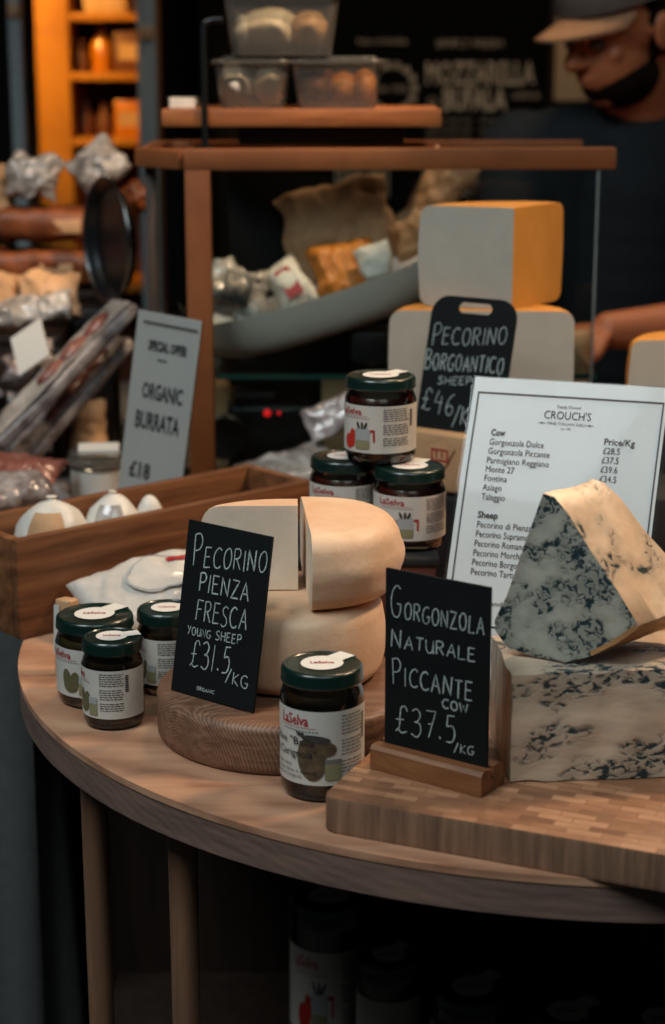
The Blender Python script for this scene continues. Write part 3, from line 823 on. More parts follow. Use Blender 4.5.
for i in range(n):
    j = (i+1) % n
    z = (front[i][2]+front[j][2])/2; cx = (front[i][0]+front[j][0])/2
    m_ = 1 if (11 <= i <= 15) else (2 if 5 <= i <= 10 else 0)
    if i == 4: m_ = 0
    wf(i, j, m_)
fc = [b.bm.verts.new(v.co.copy()) for v in rows_[0]]
# subdivided front face: fan of rings toward the middle for a gently uneven surface
cen = Vector((-.002, .0008, .052)); prev = fc
for s in (.93, .75, .5, .25):
    cur = []
    for v in fc:
        q = cen+(v.co-cen)*s; d = noise.noise(q*60)*.0014+noise.noise(q*160)*.0007
        cur.append(b.bm.verts.new(q+Vector((-.25, -.96, 0))*d))
    for i in range(n):
        f_ = b.bm.faces.new((prev[i], prev[(i+1) % n], cur[(i+1) % n], cur[i])); f_.material_index = 2 if (s > .9 and 8 <= i <= 10) else 0
    prev = cur
cv = b.bm.verts.new(cen)
for i in range(n): f_ = b.bm.faces.new((prev[i], prev[(i+1) % n], cv)); f_.material_index = 0
f_ = b.bm.faces.new([b.bm.verts.new(v.co.copy()) for v in rows_[K]]); f_.material_index = 0
b.build('paste', [M['blue_shaded_face'], M['blue_lit_side'], M['blue_rind']], t, smooth=50)

# ------------------------------------------------------------------ wooden crate and what lies in and by it
ang = math.atan2(.271, .301); L_ = .400; D_ = .118; Hc = .105; th_ = .0125
t = thing('wooden_crate', 'long open brown wooden crate set slantwise behind the jars', 'crate', (-.3175, 1.7640, T+.0005), (0, 0, ang))
def plank(name, c, d): b = MB(); b.box(c, d, .0018); return b.build(name, M['crate'], t, smooth=40)
plank('front_board', (L_/2, th_/2, Hc/2), (L_, th_, Hc)); plank('back_board', (L_/2, D_-th_/2, Hc/2), (L_, th_, Hc))
plank('end_board', (th_/2, D_/2, Hc/2), (th_, D_-2*th_-.0006, Hc-.001)); plank('end_board', (L_-th_/2, D_/2, Hc/2), (th_, D_-2*th_-.0006, Hc-.001))
plank('base_board', (L_/2, D_/2, .005), (L_-2*th_-.0006, D_-2*th_-.0006, .009))
def in_crate(x, y, z):
    c, s = math.cos(ang), math.sin(ang); return (-.3175+c*x-s*y, 1.7640+s*x+c*y, T+.0005+z)

def crumple(mb, amp, f, seed=0, only=None):
    mb.bm.normal_update()
    for v in mb.bm.verts:
        q = v.co*f+Vector((seed, seed*.7, 0)); d = Vector((noise.noise(q), noise.noise(q+Vector((31, 0, 0))), noise.noise(q+Vector((0, 57, 0)))))
        d += .5*Vector((noise.noise(q*2.3), noise.noise(q*2.3+Vector((31, 0, 0))), noise.noise(q*2.3+Vector((0, 57, 0)))))
        k = .55*(.35-abs(noise.noise(q*1.7+Vector((9, 4, 2)))))+.3*(.3-abs(noise.noise(q*3.9+Vector((3, 8, 1)))))
        v.co += d*amp+v.normal*k*amp*1.3
def cheese_ball(label, loc, r, patch, seed, zs=1.2):
    t = thing('wrapped_cheese_ball', label, 'cheese', loc, (0, 0, R(20*seed)))
    b = MB(); b.ball((0, 0, r*zs*.975), r, 4, (1, 1, zs)); crumple(b, r*.05, 40, seed); b.build('ball', M['white_wrap'], t, smooth=60)
    b = MB()
    b.grid(lambda u, v: tuple(Vector((math.sin(-1.9+1.1*u)*math.cos(.35+.6*v), -math.cos(-1.9+1.1*u)*math.cos(.35+.6*v), math.sin(.35+.6*v)*zs))*r*1.05+Vector((0, 0, r*zs*.975))) , 10, 6)
    o2 = b.build('printed_band', M[patch], t, smooth=60); o2.rotation_euler = (0, 0, R(75-20*seed))
    b = MB(); b.lathe([(r*.16, r*(2*zs-.10)), (r*.10, r*2*zs), (r*.14, r*(2*zs+.06)), (.001, r*(2*zs+.08))], 14); b.build('twist', M['white_wrap'], t)
cheese_ball('large white wrapped cheese ball at the near end inside the crate', in_crate(.082, .059, .0130), .0420, 'kraft', 1, 1.33)
cheese_ball('smaller white wrapped cheese ball beside the large one inside the crate', in_crate(.160, .059, .0130), .0340, 'greywrap', 2, 1.55)
b = MB(); b.ball((0, 0, .048), .018, 3, (1, .9, 2.65)); crumple(b, .001, 60)
o = b.build('wrapped_morsel', M['white_wrap'], smooth=60); o.location = in_crate(.209, .059, .0130); tag(o, 'tiny white wrapped piece past the two cheese balls in the crate', 'cheese')

def pillow(mb, w, d, h, n=34, m=28, pinch=.12):
    def top(u, v, s):
        x = (u-.5)*w; y = (v-.5)*d
        e = max(0, (1-abs(2*u-1)**3.2))*max(0, (1-abs(2*v-1)**3.2))
        return (x*(1-pinch*(1-abs(2*v-1))*abs(2*u-1)*.3), y, s*h*.5*e**.6)
    mb.grid(lambda u, v: top(u, v, 1), n, m); mb.grid(lambda u, v: top(u, v, -1), n, m)
    bmesh.ops.remove_doubles(mb.bm, verts=mb.bm.verts[:], dist=.0002)

t = thing('cheese_bag', 'printed white paper bag lying propped against the crate behind the jars', 'bag', (-.1920, 1.7850, T+.0430), (R(24), R(-10), R(24)))
b = MB(); pillow(b, .135, .095, .045); crumple(b, .0035, 34, 4); b.build('bag', M['wrap'], t, smooth=70)
b = MB()
def bagp(x, y): return (x, y, .0245*(max(0, 1-abs(2*x/.135)**3.2)*max(0, 1-abs(2*y/.095)**3.2))**.6+.0016)
put_ellipse(b, bagp, .018, .0, .036, .026, .2, 28); crumple(b, .0035, 34, 4); b.build('printed_oval', M['wrap'], t, smooth=60)
b = MB()
for i in range(28):
    a0, a1 = 2*PI*i/28, 2*PI*(i+1)/28
    P = [bagp(.018+r_*math.cos(a_), r_*.72*math.sin(a_)) for r_, a_ in ((.037, a0), (.037, a1), (.0345, a1), (.0345, a0))]
    b.quad(*[(x, y, z+.0006) for x, y, z in P])
bmesh.ops.remove_doubles(b.bm, verts=b.bm.verts[:], dist=.0001); crumple(b, .0035, 34, 4); b.build('oval_outline', M['pale_blue'], t, smooth=60)
b = MB(); put_quad(b, lambda x, y: (lambda q: (q[0], q[1], q[2]+.0012))(bagp(x, y)), .030, .012, .052, .019, 3); crumple(b, .0035, 34, 4); b.build('red_print', M['red'], t, smooth=0)
t = thing('paper_packet', 'narrow upright paper packet at the left edge behind the wide jar', 'packet', (-.2570, 1.6680, T+.0005), (R(-4), 0, R(-28)))
b = MB(); b.box((0, 0, .037), (.018, .016, .073), .003); crumple(b, .0012, 50, 2); b.build('packet', M['tan'], t, smooth=50)
b = MB(); b.quad((-.0085, -.0098, .02), (-.002, -.0098, .02), (-.002, -.0098, .068), (-.0085, -.0098, .068)); b.build('white_strip', M['label'], t, smooth=0)

# ------------------------------------------------------------------ black stepped riser, wrapped block, hard cheeses
t = thing('stepped_riser', 'black stepped display riser under the big hard cheeses', 'riser', (.05, 1.94, T))
b = MB(); b.box((.235, .065, .0525), (.47, .13, .105), .002); b.build('front_step', M['blackcloth'], t)
b = MB(); b.box((.235, .245, .0825), (.47, .228, .165), .002); b.build('rear_step', M['blackcloth'], t)
t = thing('wrapped_cheese_block', 'beige paper-wrapped cheese block with red logo patch under the BORGOANTICO sign', 'cheese', (.083, 1.991, T+.1078), (0, 0, R(-35)))
b = MB(); b.box((.059, .020, .0335), (.118, .046, .067), .004); crumple(b, .0016, 45, 6); b.build('block', M['kraft'], t, smooth=50)
b = MB(); f = lambda x, z: (x, -.0058, z)
fv = b.bm.faces.new([b.bm.verts.new(f(x, z)) for x, z in ((.028, .050), (.046, .018), (.066, .052), (.050, .060))]); b.build('label_patch', M['tan'], t, smooth=0)
b = MB(); f2 = lambda x, z: (x, -.0064, z)
for x0, z0, x1, z1 in ((.036, .036, .058, .038), (.036, .048, .058, .050), (.036, .038, .038, .048), (.056, .038, .058, .048), (.042, .040, .044, .047), (.049, .040, .051, .047)): put_quad(b, f2, x0, z0, x1, z1)
b.build('red_logo', M['red'], t, smooth=0)

b = MB(); sector(b, .1055, .128, 0, 180, 50, bulge=.002, edge=.014, wob=.0015, cut=(1, 1), rim_w=.0028)
o = b.build('hard_cheese', [M['hard_rind'], M['hard_paste']], smooth=40); o.location = (.1715, 2.080, T+.1655); o.rotation_euler = (0, 0, R(-3))
tag(o, 'lower of the two big hard cheeses, pale flat face behind the BORGOANTICO sign', 'cheese')
b = MB(); sector(b, .111, .116, 53, 160, 40, bulge=.002, edge=.013, wob=.0015, cut=(2, 1), rim_w=.0028)
o = b.build('hard_cheese', [M['hard_rind'], M['hard_paste'], M['hard_lit']], smooth=40); o.location = (.206, 2.086, T+.294)
tag(o, 'upper big hard cheese wedge with one pale face and one lamplit-toned face', 'cheese')
b = MB(); sector(b, .086, .094, 0, 180, 40, bulge=.002, edge=.013, wob=.0015, cut=(1, 1), rim_w=.0028)
o = b.build('hard_cheese', [M['hard_rind'], M['hard_paste']], smooth=40); o.location = (.4300, 2.085, T+.1655); o.rotation_euler = (0, 0, R(4))
tag(o, 'pale cut cheese just above the right end of the price list', 'cheese')

# ------------------------------------------------------------------ glazed display case
ZB, ZT = T+.437, T+.461
t = thing('display_case', 'glass display case with reddish brown wooden frame on the counter', 'display case', (0, 2.35, 0))
def bar(name, p, q, w, h_, mat='casewood'):
    p, q = Vector(p), Vector(q); d = q-p; ln = d.length
    rot = d.to_track_quat('X', 'Z').to_matrix()
    b = MB(); b.box((p+q)/2, (ln, w, h_), .0012, rot=rot); return b.build(name, M[mat], t, smooth=30)
fl, fr_, bl, brr = (-.172, 0), (.352, 0), (-.240, .085), (-.240, .270)
zt = (ZB+ZT)/2
bar('top_rail', (-.188, 0, zt+.000), (.358, 0, zt+.002), .030, .026)
bar('top_rail', (-.186, .0155, zt-.001), (-.250, .085, zt-.001), .026, .024)
bar('top_rail', (-.240, .098, zt-.001), (-.240, .270, zt-.001), .026, .024)
bar('top_rail', (-.226, .270, zt-.001), (.352, .270, zt-.001), .026, .024)
bar('post', (-.171, 0, T+.001), (-.171, 0, ZB-.0005), .030, .032)
bar('post', (-.240, .088, T+.001), (-.240, .088, ZB-.002), .014, .014, 'darkpost')
b = MB(); b.prism([(-.150, -.004), (.345, -.004), (.345, .262), (-.225, .262), (-.225, .09)], T+.1675, T+.1740)
sh = b.build('glass_shelf', M['case_glass'], t, smooth=0)
b = MB(); b.box((.0975, -.0055, T+.1708), (.495, .002, .0066)); b.build('shelf_edge', M['glass_edge'], t, smooth=0)
b = MB(); b.box((.0905, -.010, T+.219), (.489, .004, .434)); b.build('front_glass', M['case_glass'], t, smooth=0)
b = MB(); b.box((.3365, -.010, T+.219), (.0028, .0046, .434)); b.build('glass_edge', M['pane_edge'], t, smooth=0)
b = MB(); b.quad((-.186, .018, T+.002), (-.236, .078, T+.002), (-.236, .078, ZB-.002), (-.186, .018, ZB-.002)); b.build('side_glass', M['side_glass'], t, smooth=0)
b = MB(); b.box((.05, .135, T+.002), (.56, .25, .003)); b.build('floor_board', M['darkwood'], t, smooth=0)

# curved dish on the glass shelf
t = thing('serving_dish', 'long curved off-white dish tilted up to the right inside the display case', 'dish', (-.006, 2.462, T+.2120), (0, R(-17), R(2)))
b = MB()
def dishp(u, v, inner):
    a = 2*PI*u; rx, ry = (.198, .076); k = v
    rr_ = .52+.48*k**.6
    z = (.058)*k**1.5
    s_ = .96 if inner else 1.0
    return (rx*rr_*s_*math.copysign(abs(math.cos(a))**.8, math.cos(a)), ry*rr_*s_*math.copysign(abs(math.sin(a))**.8, math.sin(a)), z+(.0035 if inner else 0)*(1-k*.9) + .012*(math.cos(a)**2)*k)
b.grid(lambda u, v: dishp(u, v, False), 56, 10); b.grid(lambda u, v: dishp(u, v, True), 56, 10)
bmesh.ops.remove_doubles(b.bm, verts=b.bm.verts[:], dist=.0003)
for inner, z in ((0, 0), (1, .0035)):
    rx, ry = (.198*.52, .076*.52); s_ = .96 if inner else 1
    vs = [b.bm.verts.new((rx*s_*math.copysign(abs(math.cos(2*PI*i/56))**.8, math.cos(2*PI*i/56)), ry*s_*math.copysign(abs(math.sin(2*PI*i/56))**.8, math.sin(2*PI*i/56)), z)) for i in range(56)]
    b.bm.faces.new(vs)
bmesh.ops.remove_doubles(b.bm, verts=b.bm.verts[:], dist=.0004)
b.build('bowl', M['dish'], t, smooth=50)
b = MB(); b.box((.0, 0, .0215), (.05, .08, .042), .004)
o = b.build('prop_block', M['black'], smooth=40); o.location = (.05, 2.462, T+.1745); tag(o, 'small black block propping up the right side of the curved dish', 'block')

def parcel(name, label, cat, loc, rot, size, mat, seed, amp=.006, f=22, band=None, group=None):
    t = thing(name, label, cat, loc, tuple(R(a) for a in rot), group)
    b = MB(); pillow(b, *size); crumple(b, amp, f, seed); b.build('wrapping', M[mat], t, smooth=70)
    if band:
        b = MB(); b.grid(lambda u, v: ((u-.5)*size[0]*.45, (v-.5)*size[1]*.6, size[2]*.52), 4, 4); crumple(b, amp*.4, f, seed)
        b.build('printed_label', M[band], t, smooth=60)
    return t
parcel('cheese_pack', 'clear-wrapped cheese with dark print at the low left end of the curved dish', 'packet', (-.132, 2.440, T+.268), (62, 14, 8), (.085, .08, .035), 'greywrap', 1, amp=.010, f=30, band='ink_soft')
parcel('cheese_pack', 'white-wrapped cheese with reddish end beside the dark print pack in the dish', 'packet', (-.056, 2.450, T+.275), (58, -30, 5), (.05, .075, .032), 'white_wrap', 2, band='red')
parcel('smoked_cheese', 'orange brown smoked cheese in the middle of the curved dish', 'cheese', (.018, 2.460, T+.293), (70, -12, 6), (.09, .085, .045), 'orange', 3, amp=.006, f=30)
parcel('cheese_pack', 'white piece leaning on the orange cheese in the dish', 'packet', (.056, 2.418, T+.312), (64, -20, 0), (.045, .048, .025), 'white_wrap', 5)
parcel('paper_bag', 'crumpled tan paper bag standing behind the orange cheese in the case', 'bag', (.010, 2.570, T+.338), (78, -14, 4), (.16, .13, .03), 'kraft', 6, amp=.010, f=20)
parcel('paper_bag', 'crumpled pale paper bag rising beside the upper hard cheese', 'bag', (.140, 2.566, T+.380), (80, -58, 10), (.14, .065, .03), 'tan', 8, amp=.009, f=22)
parcel('paper_bag', 'tan bag slumped low at the right end of the curved dish', 'bag', (.108, 2.450, T+.342), (70, -30, 0), (.06, .055, .03), 'tan', 9, amp=.006, f=26)
# dark hood behind the dish
t = thing('slanted_panel', 'black slanted panel standing behind the dish in the case', 'panel', (-.065, 2.596, T+.1775), (R(-2), 0, 0))
b = MB(); b.prism([(-.075, 0), (.11, 0), (.125, .115), (.055, .235), (-.085, .245)], -.004, .004, bevel=.001)
b.xf(Matrix.Rotation(R(90), 4, 'X')); b.build('panel', M['blackcloth'], t, smooth=30)
b = MB(); b.box((.02, .0, .004), (.17, .03, .008), .002); b.build('foot', M['black'], t)
t = thing('milk_bottle', 'pale cream bottle standing just inside the left wooden post of the case', 'bottle', (-.168, 2.580, T+.1745))
b = MB(); b.lathe([(.014, 0), (.016, .003), (.016, .075), (.008, .092), (.0075, .105)], 24); b.build('body', M['mozz'], t)
b = MB(); b.lathe([(.0095, .105), (.0095, .118), (.008, .120)], 20); b.build('cap', M['tan'], t)
# below the shelf
t = thing('label_printer', 'black counter device with red lights under the glass shelf', 'device', (-.088, 2.480, T+.004), (0, 0, R(4)))
b = MB(); b.box((.0, 0, .058), (.115, .09, .110), .012, seg=3); b.box((-.02, 0, .118), (.06, .07, .02), .006); b.build('housing', M['black'], t, smooth=40)
b = MB(); b.lathe([(.0001, 0), (.028, 0), (.032, .004), (.028, .008), (.020, .006), (.0001, .006)], 24, cap=False); b.xf(Matrix.Translation((-.062, -.05, .070)) @ Matrix.Rotation(R(90), 4, 'X')); b.build('dial', M['black'], t)
for x, r_ in ((-.004, .0052), (.012, .0026)):
    b = MB(); b.ball((x, -.0455, .101), r_, 2, (1, .5, 1)); b.build('indicator_light', M['led'], t)
parcel('plastic_bag', 'crumpled clear plastic bag between the crate and the glass case', 'bag', (-.070, 2.245, T+.052), (18, -8, 25), (.17, .10, .06), 'greywrap', 11, amp=.010)
parcel('plastic_bag', 'grey twisted plastic sheet rising behind the stacked jars', 'bag', (.012, 2.308, T+.130), (58, -24, 8), (.10, .045, .02), 'vacpack', 12, amp=.006)
b = MB(); b.box((0, 0, .070), (.055, .05, .140), .002); o = b.build('kraft_carton', M['kraft'], smooth=30); o.location = (.012, 2.50, T+.004); tag(o, 'tan carton under the glass shelf left of the stacked jars', 'box')
b = MB(); b.box((0, 0, .0605), (.07, .06, .121), .006); crumple(b, .003, 30, 2); o = b.build('beige_bag', M['tan'], smooth=50); o.location = (-.180, 2.545, T+.007); o.rotation_euler = (0, 0, R(12)); tag(o, 'beige bag under the glass shelf beside the left wooden post', 'bag')

# shelf on top of the case with takeaway tubs
t = thing('raised_shelf', 'thin wooden shelf raised on the display case with a bent metal post', 'shelf', (-.035, 2.495, ZT))
b = MB(); b.box((-.005, 0, .0375), (.362, .18, .022), .0015); b.build('board', M['shelfwood'], t, smooth=30)
b = MB(); b.box((.02, .02, .0135), (.22, .10, .0255), .002); b.build('riser_strip', M['black'], t)
b = MB()
b.tube([(-.130, -.094, .001), (-.130, -.094, .15), (-.127, -.094, .157), (-.118, -.094, .160), (-.105, -.094, .160)], .0042, 10); b.build('metal_post', M['dark_steel'], t)
b = MB(); b.box((-.130, -.094, .0015), (.022, .022, .003)); b.build('post_foot', M['dark_steel'], t)

def tub(label, loc, w, d, h, fillings, rz=0):
    t = thing('takeaway_tub', label, 'tub', loc, (0, 0, R(rz)), 'clear takeaway tubs on the case')
    b = MB(); k = .86
    lo = rr(-w*k/2, -d*k/2, w*k/2, d*k/2, (.012,)*4); hi = rr(-w/2, -d/2, w/2, d/2, (.014,)*4)
    A = [b.bm.verts.new((x, y, 0)) for x, y in lo]; B = [b.bm.verts.new((x, y, h-.01)) for x, y in hi]
    b.bm.faces.new(list(reversed(A)))
    for i in range(len(A)): b.bm.faces.new((A[i], A[(i+1) % len(A)], B[(i+1) % len(A)], B[i]))
    b.build('box', M['plastic'], t, smooth=40)
    b = MB(); b.prism(rr(-w/2-.005, -d/2-.005, w/2+.005, d/2+.005, (.018,)*4), h-.010, h-.004, bevel=.0015)
    b.prism(rr(-w/2+.008, -d/2+.008, w/2-.008, d/2-.008, (.014,)*4), h-.0042, h, bevel=.0015); b.build('lid', M['plastic'], t, smooth=40)
    for (x, y, z, r_, sc, m_) in fillings:
        b = MB(); b.ball((x, y, z), r_, 3, sc); crumple(b, r_*.12, 45, x*90); b.build('filling', M[m_], t, smooth=60)
    return t
sz = ZT+.0490
tub('left clear tub on the raised shelf with crumpled pale contents', (-.105, 2.488, sz), .098, .10, .066, [(-.020, -.008, .031, .030, (.8, 1.3, .95), 'white_wrap'), (.021, -.012, .030, .029, (.8, 1.2, .95), 'mozz')])
tub('right clear tub on the raised shelf with orange and brown contents', (.006, 2.488, sz), .118, .11, .066, [(-.026, 0, .027, .026, (1.0, 1.4, .9), 'loaf'), (.008, 0, .024, .023, (1, 1.5, .9), 'orange'), (.036, -.01, .026, .022, (.8, 1.3, 1.1), 'orange')])
tub('upper clear tub resting on the two tubs, with pale contents', (-.066, 2.488, sz+.0665), .150, .12, .085, [(-.018, -.005, .032, .031, (1.35, 1.3, .95), 'mozz'), (.034, -.004, .030, .029, (.95, 1.4, .95), 'tan'), (-.052, -.012, .027, .024, (.6, 1.2, 1.05), 'white_wrap')])
b = MB()
for i in range(4): b.box((random.uniform(-.002, .002), 0, .0015+.0031*i), (.034, .06, .003))
o = b.build('card_stack', M['white_wrap'], smooth=0); o.location = (-.197, 2.485, ZT+.0490); tag(o, 'little stack of pale cards at the left end of the raised shelf', 'cards')

# ------------------------------------------------------------------ neighbouring stall table, cloth and goods
NX0, NX1, NY0, NY1, NZ = -1.5, -.342, 1.985, 3.3, T-.010
t = thing('stall_table', 'neighbouring stall table hung with a dark grey cloth down to the floor', 'table', ((NX0+NX1)/2, NY0, 0))
w2 = (NX1-NX0)/2
b = MB(); b.box((0, (NY1-NY0)/2, NZ-.015), (2*w2-.02, NY1-NY0-.02, .028)); b.build('top', M['darkwood'], t, smooth=0)
b = MB()
def drape(u, v):
    # along the front edge, round the corner, down the right side
    Lf, Ls = 2*w2, NY1-NY0; s = u*(Lf+Ls); z = NZ*(1-v)+.004
    amp = .020*v**.6+.001; fo = amp*(math.sin(s*42)+.5*math.sin(s*83+1.3))
    fl_ = .02*v
    if s < Lf: return (-w2+s+min(0, 0), -fo-fl_, z)
    return (w2+fo+fl_, s-Lf, z)
b.grid(drape, 260, 14); b.build('cloth_drop', M['cloth'], t, smooth=70)
b = MB(); b.box((0, (NY1-NY0)/2, NZ+.001), (2*w2, NY1-NY0, .004)); b.build('cloth_top', M['cloth'], t, smooth=0)
for x in (-w2+.05, w2-.05):
    for y in (.06, NY1-NY0-.06):
        b = MB(); b.lathe([(.018, .006), (.02, NZ-.03)], 14, (x, y, 0)); b.build('leg', M['darkwood'], t)
NS = NZ+.0035
def tier(label, x, y, w, d, h):
    t = thing('stall_riser', label, 'riser', (x, y, NS))
    b = MB(); b.box((0, 0, h-.006), (w, d, .012), .002); b.build('deck', M['darkwood'], t)
    for s in (-1, 1):
        b = MB(); b.box((s*(w/2-.008), 0, (h-.012)/2), (.016, d-.01, h-.013), .001); b.build('side', M['darkwood'], t)
    b = MB(); b.box((0, -d/2+.010, (h-.012)/2), (w-.034, .01, h-.013)); b.build('apron', M['darkwood'], t)
tier('low dark riser on the neighbouring stall under the tan parcels', -.550, 2.600, .34, .16, .205)
tier('tall dark riser at the rear of the neighbouring stall under the cured loaves', -.520, 2.840, .34, .22, .240)

GV = 'vacuum packs on the neighbouring stall'
vp = [((-.385, 2.050, .018), (6, 0, 10), (.10, .07, .035), 'vacpack', 'clear glossy pack lying flat just behind the crate, at the picture edge'),
      ((-.425, 2.158, .020), (0, 4, -15), (.11, .08, .035), 'vacpack_red', 'dark red and silver pack behind the foremost clear pack'),
      ((-.385, 2.115, .070), (10, -6, 30), (.10, .07, .035), 'vacpack', 'silver pack on top of the two front packs'),
      ((-.465, 2.268, .026), (0, 0, 20), (.12, .09, .04), 'vacpack_red', 'dark streaky pack farther back on the stall cloth'),
      ((-.400, 2.215, .076), (8, 4, -10), (.13, .07, .03), 'meat', 'pinkish sliced meat pack topping the front pile'),
      ((-.505, 2.110, .020), (0, 0, 0), (.10, .09, .04), 'vacpack', 'clear pack at the far left of the front pile')]
for i, (l, r_, s, m_, lb_) in enumerate(vp):
    parcel('vacuum_pack', lb_, 'packet', (l[0], l[1], NS+l[2]+.008), r_, s, m_, 20+i, amp=.005, f=30, group=GV)
# white deli pot with card
t = thing('deli_pot', 'round clear deli pot with ribbed lid next to the SPECIAL OFFER sign', 'pot', (-.3000, 2.280, T))
b = MB(); b.lathe([(.030, 0), (.033, .003), (.037, .070)], 32); b.build('pot', M['white_wrap'], t)
b = MB(); b.lathe([(.040, .070), (.041, .073), (.041, .078), (.038, .080), (.038, .086), (.035, .088), (.0005, .088)], 32); b.build('lid', M['plastic'], t)
b = MB(); b.lathe([(.0372, .066), (.0395, .068), (.0372, .070)], 32, cap=False); b.build('rim_band', M['steel'], t)
b = MB(); b.box((0, 0, .003), (.052, .03, .006), .001); o = b.build('white_card', M['sticker'], smooth=0); o.location = (-.298, 2.270, T+.0885); o.rotation_euler = (R(6), 0, R(6)); tag(o, 'white card lying on the lid of the deli pot', 'card')
# long slanting sausage packs
GL = 'long slanting packs on the neighbouring stall'
def long_pack(label, p, q, w, h_, mat, strip, seed):
    p, q = Vector(p), Vector(q); d = q-p
    t = thing('long_pack', label, 'packet', p, (0, 0, 0), GL); t.rotation_euler = d.to_track_quat('X', 'Z').to_euler()
    b = MB(); b.box((d.length/2, 0, h_/2), (d.length, w, h_), .006); bmesh.ops.subdivide_edges(b.bm, edges=b.bm.edges[:], cuts=2, use_grid_fill=True); crumple(b, .003, 25, seed); b.build('tray', M[mat], t, smooth=50)
    b = MB(); b.grid(lambda u, v: (d.length*(.03+.94*u), (v-.5)*w*.85, h_+.003), 20, 2); crumple(b, .0015, 40, seed); b.build('film', M[strip], t, smooth=60)
    for k in range(3):
        b = MB(); b.ball((d.length*(.45+.17*k), 0, h_+.003), .014, 2, (1.8, .9, .5)); crumple(b, .002, 60, k); b.build('salami', M['meat'], t)
long_pack('upper pale slanting pack of salami reaching up to the round steel tray', (-.440, 2.33, NS+.085), (-.272, 2.47, NS+.250), .050, .018, 'vacpack', 'greywrap', 1)
long_pack('lower dark slanting pack beneath the pale salami pack', (-.430, 2.37, NS+.030), (-.285, 2.51, NS+.195), .048, .016, 'vacpack', 'vacpack', 2)
b = MB(); b.box((0, 0, .001), (.052, .068, .002)); o = b.build('price_card', M['sticker'], smooth=0); o.location = (-.405, 2.420, NS+.204); o.rotation_euler = (R(48), R(-34), R(-12)); tag(o, 'white price card tilted on the packs left of the slanting salami', 'card')
parcel('meat_pack', 'brownish pack under the tilted white price card', 'packet', (-.418, 2.478, NS+.172), (40, -22, -12), (.085, .055, .03), 'vacpack_red', 41, amp=.008, f=34)
parcel('meat_pack', 'dark packet at the left edge below the price card', 'packet', (-.482, 2.37, NS+.062), (20, -12, 0), (.085, .10, .055), 'vacpack_red', 42, amp=.008, f=34)
parcel('meat_pack', 'grey pack propped upright at the left edge above the dark packet', 'packet', (-.506, 2.480, NS+.160), (60, -20, 0), (.075, .10, .04), 'vacpack', 43, amp=.008, f=34)
parcel('meat_pack', 'pale streaky pack just above the white price card', 'packet', (-.425, 2.535, NS+.238), (35, -10, -8), (.13, .055, .03), 'greywrap', 44, amp=.008, f=34)
b = MB(); b.lathe([(.012, 0), (.014, .003), (.014, .05), (.010, .058), (.010, .068), (.0005, .068)], 20); o = b.build('small_bottle', M['white_wrap']); o.location = (-.288, 2.345, T+.0005); tag(o, 'tiny pale bottle between the deli pot and the slanting packs', 'bottle')
parcel('meat_pack', 'dark red pack lying under the long slanting packs', 'packet', (-.392, 2.345, NS+.018), (0, 0, 10), (.09, .07, .035), 'vacpack_red', 45, amp=.006, f=34)
parcel('meat_pack', 'brown streaky pack filling the gap above the pinkish sliced pack', 'packet', (-.480, 2.330, NS+.130), (30, 0, -10), (.075, .075, .03), 'meat', 46, amp=.006, f=34)
parcel('meat_pack', 'tan pack standing in front of the black box behind the deli pot', 'packet', (-.352, 2.560, NS+.060), (70, 0, 6), (.055, .09, .03), 'kraft', 47, amp=.005, f=34)
parcel('meat_pack', 'silver pack standing against the front of the low dark riser', 'packet', (-.424, 2.500, NS+.085), (72, 0, -4), (.07, .085, .025), 'vacpack', 48, amp=.005, f=34)
def loaf(label, loc, size, mat, rz, seed):
    t = thing('cured_loaf', label, 'ham', loc, (0, 0, R(rz)), 'brown cured loaves on the stall')
    b = MB(); b.box((0, 0, size[2]), (2*size[0], 2*size[1], 2*size[2]), .016, seg=3)
    bmesh.ops.subdivide_edges(b.bm, edges=[e for e in b.bm.edges if e.calc_length() > .03], cuts=8, use_grid_fill=True); crumple(b, .007, 26, seed); b.build('loaf', M[mat], t, smooth=70)
    b = MB()
    b.box((size[0]*.25, -size[1]-.002, size[2]), (size[0]*.5, .002, size[2]*.9), .0005); b.build('paper_label', M['tan'], t)
loaf('upper dark brown cured loaf on the neighbouring stall', (-.425, 2.800, NS+.312), (.088, .050, .022), 'loaf', 4, 2)
loaf('lower brown cured loaf on the neighbouring stall', (-.435, 2.785, NS+.243), (.100, .050, .026), 'loaf', -4, 5)
parcel('tan_parcel', 'tan wrapped parcel below the brown cured loaves', 'packet', (-.408, 2.615, NS+.248), (50, -4, 6), (.085, .075, .04), 'tan', 51, amp=.008, f=30)
parcel('tan_parcel', 'pinkish tan parcel at the left edge beside the tan parcel', 'packet', (-.500, 2.61, NS+.246), (50, 6, -6), (.085, .075, .04), 'kraft', 52, amp=.008, f=30)
parcel('clear_parcel', 'silvery clear-wrapped parcel on top of the stall pile, left of centre', 'packet', (-.456, 2.82, NS+.403), (60, 8, 0), (.078, .072, .045), 'greywrap', 53, amp=.010, f=30)
parcel('clear_parcel', 'silvery clear-wrapped parcel on top of the stall pile under the orange shelf unit', 'packet', (-.360, 2.835, NS+.417), (64, -40, 10), (.08, .075, .045), 'greywrap', 54, amp=.010, f=30)
parcel('clear_parcel', 'tan clear-wrapped parcel at the top left of the stall pile', 'packet', (-.545, 2.84, NS+.375), (60, 0, 0), (.09, .10, .05), 'kraft', 55, amp=.010, f=30)
parcel('clear_parcel', 'orange wrapped parcel between the silver parcels and the steel tray', 'packet', (-.325, 2.92, NS+.350), (66, -40, 0), (.09, .05, .04), 'loaf', 56, amp=.008, f=30)
parcel('clear_parcel', 'pale grey parcel behind the left end of the lower cured loaf', 'packet', (-.580, 2.79, NS+.282), (60, 0, 8), (.08, .07, .04), 'greywrap', 57, amp=.008, f=30)
